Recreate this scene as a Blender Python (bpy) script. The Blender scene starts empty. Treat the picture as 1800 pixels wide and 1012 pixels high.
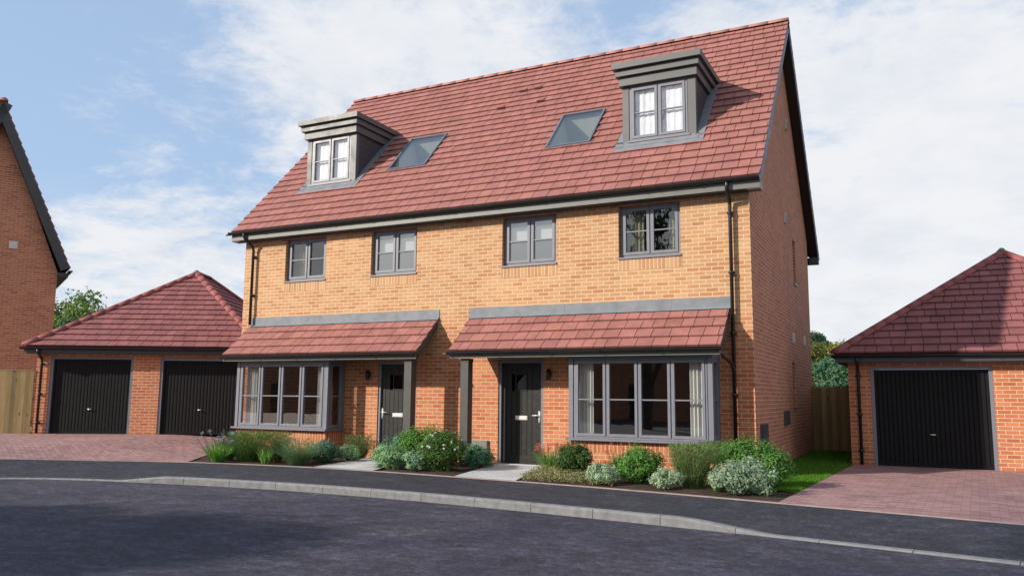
import bpy, math, random, colorsys
from mathutils import Vector, Matrix
random.seed(7)
sc = bpy.context.scene
COL = sc.collection
R = math.radians

# ------------------------------------------------------------------ helpers
class MB:
    """collects faces; build() links them as ONE mesh object"""
    def __init__(s, smooth=False):
        s.v = []; s.f = []; s.uv = []; s.c = []; s.m = []; s.smooth = smooth
    def face(s, pts, col=1.0, uv=None, mi=0):
        i = len(s.v); s.v += [tuple(p) for p in pts]; s.f.append(tuple(range(i, i+len(pts))))
        s.uv.append(uv); s.c.append(col); s.m.append(mi)
    def add(s, verts, faces, col=1.0, mi=0):
        i = len(s.v); s.v += [tuple(p) for p in verts]
        for f in faces:
            s.f.append(tuple(i+k for k in f)); s.uv.append(None); s.c.append(col); s.m.append(mi)
    def box(s, x0, x1, y0, y1, z0, z1, col=1.0, mi=0):
        if x1 < x0: x0, x1 = x1, x0
        if y1 < y0: y0, y1 = y1, y0
        if z1 < z0: z0, z1 = z1, z0
        v = [(x0,y0,z0),(x1,y0,z0),(x1,y1,z0),(x0,y1,z0),(x0,y0,z1),(x1,y0,z1),(x1,y1,z1),(x0,y1,z1)]
        s.add(v, [(0,3,2,1),(4,5,6,7),(0,1,5,4),(1,2,6,5),(2,3,7,6),(3,0,4,7)], col, mi)
    def obox(s, o, U, V, N, u0, u1, v0, v1, n0, n1, col=1.0, mi=0):
        o = Vector(o)
        P = lambda a, b, c: o + U*a + V*b + N*c
        v = [P(u0,v0,n0),P(u1,v0,n0),P(u1,v1,n0),P(u0,v1,n0),P(u0,v0,n1),P(u1,v0,n1),P(u1,v1,n1),P(u0,v1,n1)]
        s.add(v, [(0,3,2,1),(4,5,6,7),(0,1,5,4),(1,2,6,5),(2,3,7,6),(3,0,4,7)], col, mi)
    def tube(s, pts, r, n=10, col=1.0, cap=True, r2=None):
        pts = [Vector(p) for p in pts]; rings = []
        base = len(s.v); up = None
        for k, p in enumerate(pts):
            d = (pts[min(k+1, len(pts)-1)] - pts[max(k-1, 0)]).normalized()
            a = d.orthogonal().normalized() if up is None else (up - d*up.dot(d)).normalized()
            up = a; b = d.cross(a)
            rr = r if r2 is None else r + (r2-r)*k/(len(pts)-1)
            rings.append([p + a*rr*math.cos(2*math.pi*j/n) + b*rr*math.sin(2*math.pi*j/n) for j in range(n)])
        vs = [q for rg in rings for q in rg]; fs = []
        for k in range(len(pts)-1):
            for j in range(n):
                fs.append((k*n+j, k*n+(j+1) % n, (k+1)*n+(j+1) % n, (k+1)*n+j))
        if cap:
            fs.append(tuple(range(n-1, -1, -1))); fs.append(tuple((len(pts)-1)*n+j for j in range(n)))
        s.add(vs, fs, col)
    def build(s, name, mat, parent=None, base=None):
        me = bpy.data.meshes.new(name)
        me.from_pydata(s.v, [], s.f)
        mats = mat if isinstance(mat, (list, tuple)) else [mat]
        for m in mats: me.materials.append(m)
        uvl = me.uv_layers.new(name='UVMap'); ca = me.color_attributes.new('tint', 'FLOAT_COLOR', 'CORNER')
        uvs = []; cols = []
        for pi, p in enumerate(me.polygons):
            p.material_index = s.m[pi]; p.use_smooth = s.smooth
            given = s.uv[pi]
            n = p.normal
            if given is None:
                if abs(n.z) > 0.75: T, B = Vector((1,0,0)), Vector((0,1,0))
                else:
                    T = Vector((0,0,1)).cross(n); T.z = 0
                    T = T.normalized() if T.length > 1e-6 else Vector((1,0,0)); B = Vector((0,0,1))
                    if abs(T.x) >= abs(T.y):
                        if T.x < 0: T = -T
                    elif T.y < 0: T = -T
            c = s.c[pi]
            if not isinstance(c, (tuple, list)): c = (c, c, c)
            for q, vi in enumerate(p.vertices):
                if given is None:
                    co = Vector(s.v[vi]); uvs += [co.dot(T), co.dot(B)]
                else: uvs += list(given[q])
                cols += [c[0], c[1], c[2], 1.0]
        me.uv_layers['UVMap'].data.foreach_set('uv', uvs); me.color_attributes['tint'].data.foreach_set('color', cols)
        me.update()
        o = bpy.data.objects.new(name, me); COL.objects.link(o)
        if parent is not None:
            o.parent = parent
            if base is not None: o.location = [-b for b in base]
        return o

def tag(o, label=None, cat=None, group=None, kind=None):
    if label: o['label'] = label
    if cat: o['category'] = cat
    if group: o['group'] = group
    if kind: o['kind'] = kind
    return o
def thing(name, label, cat, loc=(0,0,0), rz=0, group=None):
    o = bpy.data.objects.new(name, None); COL.objects.link(o); o.empty_display_size = .3
    o.location = loc; o.rotation_euler = (0, 0, rz)
    return tag(o, label, cat, group)
def copy_tree(o, parent=None):
    c = o.copy(); COL.objects.link(c)
    if parent is not None: c.parent = parent
    for ch in [x for x in bpy.data.objects if x.parent == o]: copy_tree(ch, c)
    return c

# ------------------------------------------------------------------ materials
def newmat(name):
    m = bpy.data.materials.new(name); m.use_nodes = True
    nt = m.node_tree; nt.nodes.clear()
    out = nt.nodes.new('ShaderNodeOutputMaterial')
    return m, nt, out
def N(nt, t, **kw):
    n = nt.nodes.new(t)
    for k, v in kw.items():
        if k.startswith('i_'): n.inputs[k[2:].replace('_', ' ')].default_value = v
        else: setattr(n, k, v)
    return n
def ramp(nt, src, stops, interp='LINEAR'):
    r = nt.nodes.new('ShaderNodeValToRGB'); r.color_ramp.interpolation = interp
    el = r.color_ramp.elements
    while len(el) < len(stops): el.new(.5)
    for e, (p, c) in zip(el, stops):
        e.position = p; e.color = (c[0], c[1], c[2], 1) if hasattr(c, '__len__') else (c, c, c, 1)
    nt.links.new(src, r.inputs[0]); return r.outputs[0]
def mix(nt, a, b, f, mode='MIX'):
    m = nt.nodes.new('ShaderNodeMix'); m.data_type = 'RGBA'; m.blend_type = mode
    for sock, val in ((m.inputs['A'], a), (m.inputs['B'], b), (m.inputs['Factor'], f)):
        if hasattr(val, 'is_output') or hasattr(val, 'links'): nt.links.new(val, sock)
        elif hasattr(val, '__len__'): sock.default_value = (val[0], val[1], val[2], 1)
        else: sock.default_value = val
    return m.outputs['Result']
def noise(nt, vec, scale, detail=4, rough=.55, dist=0):
    n = N(nt, 'ShaderNodeTexNoise'); n.inputs['Scale'].default_value = scale
    n.inputs['Detail'].default_value = detail; n.inputs['Roughness'].default_value = rough
    n.inputs['Distortion'].default_value = dist
    nt.links.new(vec, n.inputs['Vector']); return n.outputs['Fac']
def bump(nt, h, strength=.5, dist=.01):
    b = N(nt, 'ShaderNodeBump'); b.inputs['Strength'].default_value = strength
    b.inputs['Distance'].default_value = dist; nt.links.new(h, b.inputs['Height']); return b.outputs['Normal']
def princ(nt, out, color, rough=.8, normal=None, spec=.5, metal=0):
    p = N(nt, 'ShaderNodeBsdfPrincipled')
    for s, v in (('Base Color', color), ('Roughness', rough)):
        if hasattr(v, 'links'): nt.links.new(v, p.inputs[s])
        elif hasattr(v, '__len__'): p.inputs[s].default_value = (*v[:3], 1)
        else: p.inputs[s].default_value = v
    p.inputs['Specular IOR Level'].default_value = spec; p.inputs['Metallic'].default_value = metal
    if normal is not None: nt.links.new(normal, p.inputs['Normal'])
    nt.links.new(p.outputs[0], out.inputs[0]); return p
def objco(nt): return N(nt, 'ShaderNodeTexCoord').outputs['Object']
def uvco(nt): return N(nt, 'ShaderNodeTexCoord').outputs['UV']
def mapping(nt, vec, sx, sy, sz=1, loc=(0,0,0)):
    m = N(nt, 'ShaderNodeMapping'); m.inputs['Scale'].default_value = (sx, sy, sz); m.inputs['Location'].default_value = loc
    nt.links.new(vec, m.inputs['Vector']); return m.outputs[0]

def plain(name, color, rough=.5, var=.15, scale=6, spec=.5, metal=0, bmp=0):
    m, nt, out = newmat(name); co = objco(nt)
    n = noise(nt, co, scale, 5)
    c = ramp(nt, n, [(.3, [x*(1-var) for x in color]), (.7, [min(1, x*(1+var)) for x in color])])
    nm = bump(nt, noise(nt, co, scale*12, 3), bmp, .003) if bmp else None
    rr = ramp(nt, noise(nt, co, scale*1.7, 3), [(.3, rough*.85), (.7, min(1, rough*1.15))])
    princ(nt, out, c, rr, nm, spec, metal); return m

RED = [(.0, (.35,.108,.050)), (.35, (.42,.140,.064)), (.6, (.45,.160,.076)), (.85, (.475,.182,.090)), (1, (.38,.128,.072))]
SIDE = [(.0, (.37,.125,.066)), (.35, (.43,.155,.082)), (.6, (.455,.172,.092)), (.85, (.48,.19,.104)), (1, (.40,.142,.082))]  # same brick as RED, lightened to stand in for sky fill in shade
SUNLIT = [(.0, (.385,.200,.105)), (.35, (.43,.238,.126)), (.6, (.45,.260,.140)), (.85, (.475,.290,.164)), (1, (.40,.222,.122))]  # paler brick tone: sunlight on the upper front put into the colour
def brick(name, stops, mortar, vertical=False, blend=None, rowh=.0785, bw=.235):
    m, nt, out = newmat(name); uv = uvco(nt)
    sep = N(nt, 'ShaderNodeSeparateXYZ'); nt.links.new(uv, sep.inputs[0])
    vec = uv
    if vertical:
        cmb = N(nt, 'ShaderNodeCombineXYZ'); nt.links.new(sep.outputs[1], cmb.inputs[0]); nt.links.new(sep.outputs[0], cmb.inputs[1]); vec = cmb.outputs[0]
    wob = N(nt, 'ShaderNodeTexNoise'); wob.inputs['Scale'].default_value = 9; nt.links.new(vec, wob.inputs['Vector'])
    add = N(nt, 'ShaderNodeVectorMath', operation='MULTIPLY_ADD'); add.inputs[1].default_value = (.006,.004,0)
    nt.links.new(wob.outputs['Color'], add.inputs[0]); nt.links.new(vec, add.inputs[2])
    b = N(nt, 'ShaderNodeTexBrick'); nt.links.new(add.outputs[0], b.inputs['Vector'])
    b.inputs['Scale'].default_value = 1; b.inputs['Mortar Size'].default_value = .0072; b.inputs['Mortar Smooth'].default_value = .2
    b.inputs['Brick Width'].default_value = bw; b.inputs['Row Height'].default_value = rowh
    b.inputs['Color1'].default_value = (0,0,0,1); b.inputs['Color2'].default_value = (1,1,1,1); b.inputs['Mortar'].default_value = (.5,.5,.5,1)
    fac = b.outputs['Fac']
    rnd = b.outputs['Color']
    mott = noise(nt, mapping(nt, vec, 1, 2.2), 26, 5, .7)
    m2 = N(nt, 'ShaderNodeMath', operation='MULTIPLY_ADD'); nt.links.new(mott, m2.inputs[0]); m2.inputs[1].default_value = .55
    sb = N(nt, 'ShaderNodeMath', operation='ADD'); nt.links.new(rnd, sb.inputs[0]); sb.inputs[1].default_value = -.27
    nt.links.new(sb.outputs[0], m2.inputs[2])
    col = ramp(nt, m2.outputs[0], stops)
    mo = mortar
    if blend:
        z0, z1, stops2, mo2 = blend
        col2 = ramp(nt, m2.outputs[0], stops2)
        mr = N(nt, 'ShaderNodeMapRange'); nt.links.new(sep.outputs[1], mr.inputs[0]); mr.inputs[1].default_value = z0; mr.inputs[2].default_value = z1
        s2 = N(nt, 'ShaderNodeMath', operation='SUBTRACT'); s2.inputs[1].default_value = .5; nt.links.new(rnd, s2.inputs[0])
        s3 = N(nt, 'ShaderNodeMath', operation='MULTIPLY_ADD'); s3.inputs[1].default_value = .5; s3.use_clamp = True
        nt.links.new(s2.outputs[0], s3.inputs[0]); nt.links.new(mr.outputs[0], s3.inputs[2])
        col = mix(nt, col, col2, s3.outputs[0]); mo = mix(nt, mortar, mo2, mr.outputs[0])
    big = ramp(nt, noise(nt, vec, .9, 6, .6), [(.3, .84), (.7, 1.08)])
    col = mix(nt, col, big, 1.0, 'MULTIPLY')
    col = mix(nt, col, mo, fac)
    inv = N(nt, 'ShaderNodeMath', operation='SUBTRACT'); inv.inputs[0].default_value = 1; nt.links.new(fac, inv.inputs[1])
    hh = N(nt, 'ShaderNodeMath', operation='MULTIPLY_ADD'); hh.inputs[1].default_value = .35
    nt.links.new(mott, hh.inputs[0]); nt.links.new(inv.outputs[0], hh.inputs[2])
    princ(nt, out, col, .88, bump(nt, hh.outputs[0], .55, .008), .25)
    return m

def tilemat(name, color, var=.42):
    m, nt, out = newmat(name); co = objco(nt)
    a = N(nt, 'ShaderNodeAttribute'); a.attribute_name = 'tint'
    n = noise(nt, co, 3.0, 6, .65); n2 = noise(nt, co, 60, 3)
    c = ramp(nt, n, [(.25, [x*(1-var*.6) for x in color]), (.75, [x*(1+var*.6) for x in color])])
    c = mix(nt, c, a.outputs['Color'], 1.0, 'MULTIPLY')
    c = mix(nt, c, ramp(nt, n2, [(.3, .88), (.7, 1.1)]), 1.0, 'MULTIPLY')
    princ(nt, out, c, .78, bump(nt, n2, .3, .004), .35); return m

def asphalt(name, c1, c2, s=1.0):
    m, nt, out = newmat(name); co = objco(nt)
    big = noise(nt, co, .42*s, 7, .66, .8); med = noise(nt, co, 3.2, 8, .78, .3); fine = noise(nt, co, 90, 4, .8)
    str_ = noise(nt, mapping(nt, co, .25, 1.2, 1), 2.2, 6, .7, 1.2)
    c = ramp(nt, big, [(.3, c1), (.72, c2)])
    c = mix(nt, c, ramp(nt, med, [(.3, .55), (.7, 1.5)]), 1, 'MULTIPLY')
    c = mix(nt, c, ramp(nt, str_, [(.35, .75), (.7, 1.35)]), 1, 'MULTIPLY')
    c = mix(nt, c, ramp(nt, fine, [(.3, .5), (.55, 1.0), (.72, 1.9)]), 1, 'MULTIPLY')
    c = mix(nt, c, ramp(nt, noise(nt, co, 19, 8, .85, .2), [(.38, .5), (.5, 1.0), (.60, 2.2)]), 1, 'MULTIPLY')
    c = mix(nt, c, ramp(nt, noise(nt, mapping(nt, co, .8, 1.3, 1), 5.5, 9, .8, .4), [(.40, .72), (.52, 1.0), (.66, 2.0)]), 1, 'MULTIPLY')
    # fine cracks
    vo = N(nt, 'ShaderNodeTexVoronoi', feature='DISTANCE_TO_EDGE'); vo.inputs['Scale'].default_value = .45
    ad = N(nt, 'ShaderNodeVectorMath', operation='MULTIPLY_ADD'); ad.inputs[1].default_value = (.7,.7,0)
    wn = N(nt, 'ShaderNodeTexNoise'); wn.inputs['Scale'].default_value = 2.2; wn.inputs['Detail'].default_value = 6
    nt.links.new(co, wn.inputs['Vector']); nt.links.new(wn.outputs['Color'], ad.inputs[0]); nt.links.new(co, ad.inputs[2]); nt.links.new(ad.outputs[0], vo.inputs['Vector'])
    cr = ramp(nt, vo.outputs['Distance'], [(0, .55), (.006, 1)])
    crm = ramp(nt, noise(nt, co, .7, 2), [(.55, 0), (.62, 1)])
    c = mix(nt, c, mix(nt, (1,1,1), cr, crm), 1, 'MULTIPLY')
    princ(nt, out, c, .8, bump(nt, fine, .6, .006), .4); return m

def paving(name, cols, mortar, bw, rh, rot=0, swap=False, gap=.004):
    m, nt, out = newmat(name); co = objco(nt)
    mp = N(nt, 'ShaderNodeMapping'); mp.inputs['Rotation'].default_value = (0, 0, rot); nt.links.new(co, mp.inputs['Vector']); vec = mp.outputs[0]
    b = N(nt, 'ShaderNodeTexBrick'); nt.links.new(vec, b.inputs['Vector']); b.inputs['Scale'].default_value = 1
    b.inputs['Mortar Size'].default_value = gap; b.inputs['Mortar Smooth'].default_value = .3
    b.inputs['Brick Width'].default_value = bw; b.inputs['Row Height'].default_value = rh
    b.inputs['Color1'].default_value = (0,0,0,1); b.inputs['Color2'].default_value = (1,1,1,1)
    n = noise(nt, co, 14, 5, .7)
    mm = mix(nt, b.outputs['Color'], n, .4)
    c = ramp(nt, mm, cols)
    c = mix(nt, c, ramp(nt, noise(nt, co, .9, 4), [(.3, .85), (.7, 1.12)]), 1, 'MULTIPLY')
    c = mix(nt, c, mortar, b.outputs['Fac'])
    inv = N(nt, 'ShaderNodeMath', operation='SUBTRACT'); inv.inputs[0].default_value = 1; nt.links.new(b.outputs['Fac'], inv.inputs[1])
    princ(nt, out, c, .85, bump(nt, inv.outputs[0], .5, .006), .3); return m

def leafmat(name, color, trans=.25, rough=.5):
    m, nt, out = newmat(name)
    a = N(nt, 'ShaderNodeAttribute'); a.attribute_name = 'tint'
    c = mix(nt, color, a.outputs['Color'], 1.0, 'MULTIPLY')
    p = N(nt, 'ShaderNodeBsdfPrincipled'); nt.links.new(c, p.inputs['Base Color']); p.inputs['Roughness'].default_value = rough+.15
    p.inputs['Specular IOR Level'].default_value = .22
    t = N(nt, 'ShaderNodeBsdfTranslucent'); c2 = mix(nt, c, (1.3,1.4,.7), 1.0, 'MULTIPLY'); nt.links.new(c2, t.inputs['Color'])
    mx = N(nt, 'ShaderNodeMixShader'); mx.inputs[0].default_value = trans
    nt.links.new(p.outputs[0], mx.inputs[1]); nt.links.new(t.outputs[0], mx.inputs[2]); nt.links.new(mx.outputs[0], out.inputs[0])
    return m

def glass(name, tint=(.55,.58,.58), ior=1.9, rough=0.0, diff=None):
    m, nt, out = newmat(name)
    lw = N(nt, 'ShaderNodeLayerWeight'); f0 = ((ior-1)/(ior+1))**2
    pw = N(nt, 'ShaderNodeMath', operation='POWER'); pw.inputs[1].default_value = 4.5; nt.links.new(lw.outputs['Facing'], pw.inputs[0])
    fr = N(nt, 'ShaderNodeMath', operation='MULTIPLY_ADD'); fr.inputs[1].default_value = 1-f0; fr.inputs[2].default_value = f0; nt.links.new(pw.outputs[0], fr.inputs[0])
    gl = N(nt, 'ShaderNodeBsdfGlossy'); gl.inputs['Roughness'].default_value = rough; gl.inputs['Color'].default_value = (1,1,1,1)
    wv = noise(nt, objco(nt), 1.6, 2, .4)
    nm = bump(nt, wv, .05, .02)
    if rough == 0: nt.links.new(nm, gl.inputs['Normal'])
    tr = N(nt, 'ShaderNodeBsdfTransparent'); tr.inputs['Color'].default_value = (*tint, 1)
    base = tr.outputs[0]
    if diff:
        d = N(nt, 'ShaderNodeBsdfDiffuse'); d.inputs['Color'].default_value = (*diff[0], 1)
        m0 = N(nt, 'ShaderNodeMixShader'); m0.inputs[0].default_value = diff[1]
        nt.links.new(tr.outputs[0], m0.inputs[1]); nt.links.new(d.outputs[0], m0.inputs[2]); base = m0.outputs[0]
    mx = N(nt, 'ShaderNodeMixShader'); nt.links.new(fr.outputs[0], mx.inputs[0])
    nt.links.new(base, mx.inputs[1]); nt.links.new(gl.outputs[0], mx.inputs[2]); nt.links.new(mx.outputs[0], out.inputs[0])
    return m

MORT = (.52,.38,.28)
M = dict(
 front=brick('front_brick', RED, (.53,.36,.24), blend=(2.1, 3.3, SUNLIT, (.60,.44,.28))),  # sunlight gradient painted in: bricks and mortar turn paler with height
 left=brick('brown_brick', [(0, (.36,.14,.075)), (.35, (.44,.185,.10)), (.6, (.47,.205,.115)), (.85, (.50,.23,.13)), (1, (.40,.165,.09))], (.50,.38,.30)),
 side=brick('side_brick', SIDE, (.50,.36,.28)),
 red=brick('garage_brick', RED, MORT),
 soldier=brick('soldier_brick', RED, (.55,.39,.26), vertical=True, bw=40),
 soldier_up=brick('soldier_brick_sunlit', SUNLIT, (.60,.44,.28), vertical=True, bw=40),  # bands below upper windows share the painted sunlit tone
 tile=tilemat('concrete_tile', (.262,.108,.096)),
 tile2=tilemat('garage_tile', (.205,.074,.076)),
 ridge=tilemat('ridge_tile', (.32,.135,.115)),
 ridge2=tilemat('hip_tile', (.235,.072,.07)),
 black=plain('black_plastic', (.012,.012,.013), .35, .1),
 fascia=plain('fascia_paint', (.125,.125,.118), .42, .06),
 frame=plain('grey_window_frame', (.150,.155,.190), .42, .04),
 verge=plain('verge_board', (.10,.115,.15), .5, .06),
 barge=plain('barge_board', (.035,.04,.048), .5, .1),
 dormer=plain('dormer_cladding', (.088,.091,.095), .5, .03, 2),
 cheek=plain('dormer_cheek_cladding', (.05,.045,.055), .55, .05),
 lead=plain('lead_sheet', (.150,.165,.190), .65, .18, 4, bmp=.2),
 door=plain('door_paint', (.021,.0195,.0185), .45, .05, spec=.3),
 gdoor=plain('garage_door_paint', (.0065,.0065,.0078), .55, .10, spec=.18),
 steel=plain('brushed_steel', (.70,.69,.67), .3, .05, metal=.35),
 white=plain('white_plastic', (.55,.54,.54), .5, .05),
 greybox=plain('meter_box_plastic', (.16,.155,.15), .5, .08),
 darkbox=plain('dark_box_plastic', (.045,.05,.06), .5, .08),
 post=plain('post_paint', (.050,.049,.046), .45, .06),
 curtain=plain('curtain_cloth', (.62,.61,.60), .9, .05),
 beige=plain('beige_curtain_cloth', (.36,.34,.28), .9, .08),
 blind=plain('white_cloth', (.80,.83,.90), .9, .04, 3),
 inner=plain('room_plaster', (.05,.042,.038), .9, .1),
 reveal=plain('skylight_reveal', (.5,.5,.48), .8, .05),
 glass=glass('window_glass', (.80,.82,.82), 2.3),
 glass_door=glass('door_pane', (.35,.3,.3), 1.35),
 glass_up=glass('upper_window_glass', (.75,.78,.76), 2.2),
 glass_clear=glass('dormer_glass', (.93,.93,.93), 2.7),
 glass_sky=glass('skylight_glass', (.78,.80,.78), 2.4),
 frost=glass('frosted_glass', (.75,.77,.76), 3.0, .12, ((.34,.36,.35), .22)),
 road=asphalt('road_asphalt', (.012,.013,.030), (.042,.039,.054)),
 path=asphalt('pavement_asphalt', (.012,.013,.022), (.027,.027,.038), 2.2),
 kerb=plain('kerb_concrete', (.155,.155,.165), .85, .22, 9, bmp=.5),
 edging=plain('edging_concrete', (.26,.20,.195), .85, .2, 5, bmp=.3),
 slab=paving('slab_paving', [(.2, (.36,.36,.375)), (.6, (.43,.43,.44)), (1, (.50,.50,.50))], (.28,.28,.28), .6, .6, 0),
 block=paving('block_paving', [(.1, (.175,.100,.105)), (.4, (.25,.140,.142)), (.7, (.31,.180,.178)), (1, (.22,.135,.15))], (.13,.085,.085), .21, .105, R(3)),
 blockL=paving('block_paving_drive', [(.1, (.19,.110,.112)), (.4, (.27,.155,.152)), (.7, (.33,.195,.188)), (1, (.24,.145,.155))], (.13,.085,.085), .21, .105, R(28)),
 soil=plain('bed_soil', (.045,.030,.022), .95, .35, 9, .2, bmp=1.0),
 lawn=plain('lawn_base', (.040,.085,.012), .95, .3, 7, .2, bmp=.6),
 far=plain('far_ground', (.05,.07,.025), .95, .3, .2, .2),
 wood=None,
)
def woodmat():
    m, nt, out = newmat('fence_timber'); co = objco(nt)
    a = N(nt, 'ShaderNodeAttribute'); a.attribute_name = 'tint'
    g = noise(nt, mapping(nt, co, 9, 9, .5), 3.5, 6, .7, 1.2)
    c = ramp(nt, g, [(.25, (.165,.110,.052)), (.5, (.265,.19,.098)), (.75, (.35,.26,.145))])
    vo = N(nt, 'ShaderNodeTexVoronoi'); vo.inputs['Scale'].default_value = 1; nt.links.new(mapping(nt, co, 6, 6, 2.1), vo.inputs['Vector'])
    kn = ramp(nt, vo.outputs['Distance'], [(.06, .25), (.13, 1)])
    c = mix(nt, c, kn, 1, 'MULTIPLY'); c = mix(nt, c, a.outputs['Color'], 1, 'MULTIPLY')
    princ(nt, out, c, .8, bump(nt, g, .3, .004), .2); return m
M['wood'] = woodmat()
def barkmat():
    m, nt, out = newmat('bark'); co = objco(nt)
    g = noise(nt, mapping(nt, co, 4, 4, .8), 4, 6, .7, .8)
    princ(nt, out, ramp(nt, g, [(.3, (.05,.036,.025)), (.7, (.13,.10,.075))]), .9, bump(nt, g, .8, .02), .2); return m
M['bark'] = barkmat()

# ------------------------------------------------------------------ world, sun, camera
LX, LY, LZ = .93, 1.0, -.68
sd = Vector((-LX, -LY, -LZ)).normalized()
el = math.asin(sd.z); az = math.atan2(sd.x, sd.y)
CAM = Vector((2.628, -14.832, 1.3858))
yaw, pitch, roll, FOC = -0.465733, 0.131149, 0.00903, 1423.07
fwd = Vector((math.sin(yaw)*math.cos(pitch), math.cos(yaw)*math.cos(pitch), math.sin(pitch)))
rr = Vector((math.cos(yaw), -math.sin(yaw), 0)); uu = rr.cross(fwd)
r2 = math.cos(roll)*rr + math.sin(roll)*uu; u2 = -math.sin(roll)*rr + math.cos(roll)*uu
cam = bpy.data.cameras.new('camera'); co = bpy.data.objects.new('camera', cam); COL.objects.link(co)
mw = Matrix((( r2.x, u2.x, -fwd.x, CAM.x), (r2.y, u2.y, -fwd.y, CAM.y), (r2.z, u2.z, -fwd.z, CAM.z), (0,0,0,1)))
co.matrix_world = mw
cam.sensor_width = 36; cam.lens = FOC*36/1800; cam.clip_end = 3000; cam.clip_start = .05
sc.camera = co

sun = bpy.data.lights.new('sun', 'SUN'); so = bpy.data.objects.new('sun', sun); COL.objects.link(so)
sun.energy = 4.4; sun.angle = R(1.0); sun.color = (1, .92, .79)
so.rotation_euler = (-sd).to_track_quat('-Z', 'Y').to_euler(); so.location = (-20, -25, 20)

w = bpy.data.worlds.new('World'); sc.world = w; w.use_nodes = True
nt = w.node_tree; nt.nodes.clear()
wo = nt.nodes.new('ShaderNodeOutputWorld'); bg = nt.nodes.new('ShaderNodeBackground'); bg.inputs['Strength'].default_value = .12
nt.links.new(bg.outputs[0], wo.inputs[0])
sky = nt.nodes.new('ShaderNodeTexSky'); sky.sky_type = 'NISHITA'; sky.sun_disc = False
sky.sun_elevation = el; sky.sun_rotation = az % (2*math.pi); sky.altitude = 50; sky.air_density = 1.0; sky.dust_density = .6; sky.ozone_density = 1.5
tc = nt.nodes.new('ShaderNodeTexCoord'); dirv = tc.outputs['Generated']
sep = nt.nodes.new('ShaderNodeSeparateXYZ'); nt.links.new(dirv, sep.inputs[0])
def mth(op, a, b=None, c=None, clamp=False):
    n = nt.nodes.new('ShaderNodeMath'); n.operation = op; n.use_clamp = clamp
    for i, v in enumerate((a, b, c)):
        if v is None: continue
        if hasattr(v, 'links'): nt.links.new(v, n.inputs[i])
        else: n.inputs[i].default_value = v
    return n.outputs[0]
dz = mth('ADD', mth('MAXIMUM', sep.outputs[2], 0.0), .22)
cmb = nt.nodes.new('ShaderNodeCombineXYZ')
nt.links.new(mth('DIVIDE', sep.outputs[0], dz), cmb.inputs[0]); nt.links.new(mth('DIVIDE', sep.outputs[1], dz), cmb.inputs[1])
cv = cmb.outputs[0]
def pixdir(u, v): return (r2*((u-900)/FOC) + u2*(-(v-506)/FOC) + fwd).normalized()
def blob(u, v, rad_px, w_, soft=.6):
    d = pixdir(u, v)
    vm = nt.nodes.new('ShaderNodeVectorMath'); vm.operation = 'DISTANCE'; nt.links.new(dirv, vm.inputs[0]); vm.inputs[1].default_value = d
    mr = nt.nodes.new('ShaderNodeMapRange'); mr.interpolation_type = 'SMOOTHSTEP'
    nt.links.new(vm.outputs['Value'], mr.inputs[0]); r = rad_px/FOC
    mr.inputs[1].default_value = r; mr.inputs[2].default_value = r*(1-soft); mr.inputs[3].default_value = 0; mr.inputs[4].default_value = w_
    return mr.outputs[0]
cover = None
for a in ((560,150,380,.20,.85),(760,90,380,.17,.7),(980,150,400,.12,.7),(1600,380,640,.24,.6),(1500,100,480,.10,.7),(270,530,300,.30,.7),(1750,650,500,.3,.7)):
    b = blob(*a); cover = b if cover is None else mth('ADD', cover, b)
# the sky behind the camera carries broken cloud too
back = nt.nodes.new('ShaderNodeVectorMath'); back.operation = 'DOT_PRODUCT'; nt.links.new(dirv, back.inputs[0]); back.inputs[1].default_value = (-.45, .9, 0)
bk = nt.nodes.new('ShaderNodeMapRange'); nt.links.new(back.outputs['Value'], bk.inputs[0]); bk.inputs[1].default_value = .1; bk.inputs[2].default_value = -.3; bk.inputs[3].default_value = 0; bk.inputs[4].default_value = .30
cover = mth('ADD', cover, bk.outputs[0])
cover = mth('MINIMUM', cover, .46)
n1 = noise(nt, cv, 4.2, 10, .64, .35); n2 = noise(nt, cv, .8, 4, .5)
n3 = noise(nt, cv, 11, 8, .68, .3)
nn = mth('MULTIPLY_ADD', n2, .26, mth('MULTIPLY_ADD', n1, .70, mth('MULTIPLY', n3, .34)))   # about .35 .. .95
cl = nt.nodes.new('ShaderNodeMapRange'); cl.interpolation_type = 'SMOOTHSTEP'
nt.links.new(mth('ADD', nn, cover), cl.inputs[0]); cl.inputs[1].default_value = .72; cl.inputs[2].default_value = 1.02
lo = nt.nodes.new('ShaderNodeMapRange'); lo.interpolation_type = 'SMOOTHSTEP'; nt.links.new(sep.outputs[2], lo.inputs[0])
lo.inputs[1].default_value = .26; lo.inputs[2].default_value = -.02; lo.inputs[3].default_value = 0; lo.inputs[4].default_value = .8
cf = mth('MAXIMUM', mth('MULTIPLY', cl.outputs[0], .93), lo.outputs[0])
hz = mix(nt, sky.outputs[0], (2.35, 3.2, 4.55), .75)
shade = ramp(nt, noise(nt, cv, 3.4, 9, .66), [(.30, (4.35, 4.5, 4.75)), (.58, (5.0, 5.0, 5.1))])
fin = mix(nt, hz, shade, cf)
nt.links.new(fin, bg.inputs['Color'])

vs = sc.view_settings; vs.view_transform = 'Standard'; vs.look = 'None'; vs.exposure = .60; vs.gamma = 1
sc.render.engine = 'CYCLES'
sc.cycles.max_bounces = 8; sc.cycles.transparent_max_bounces = 16

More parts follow.
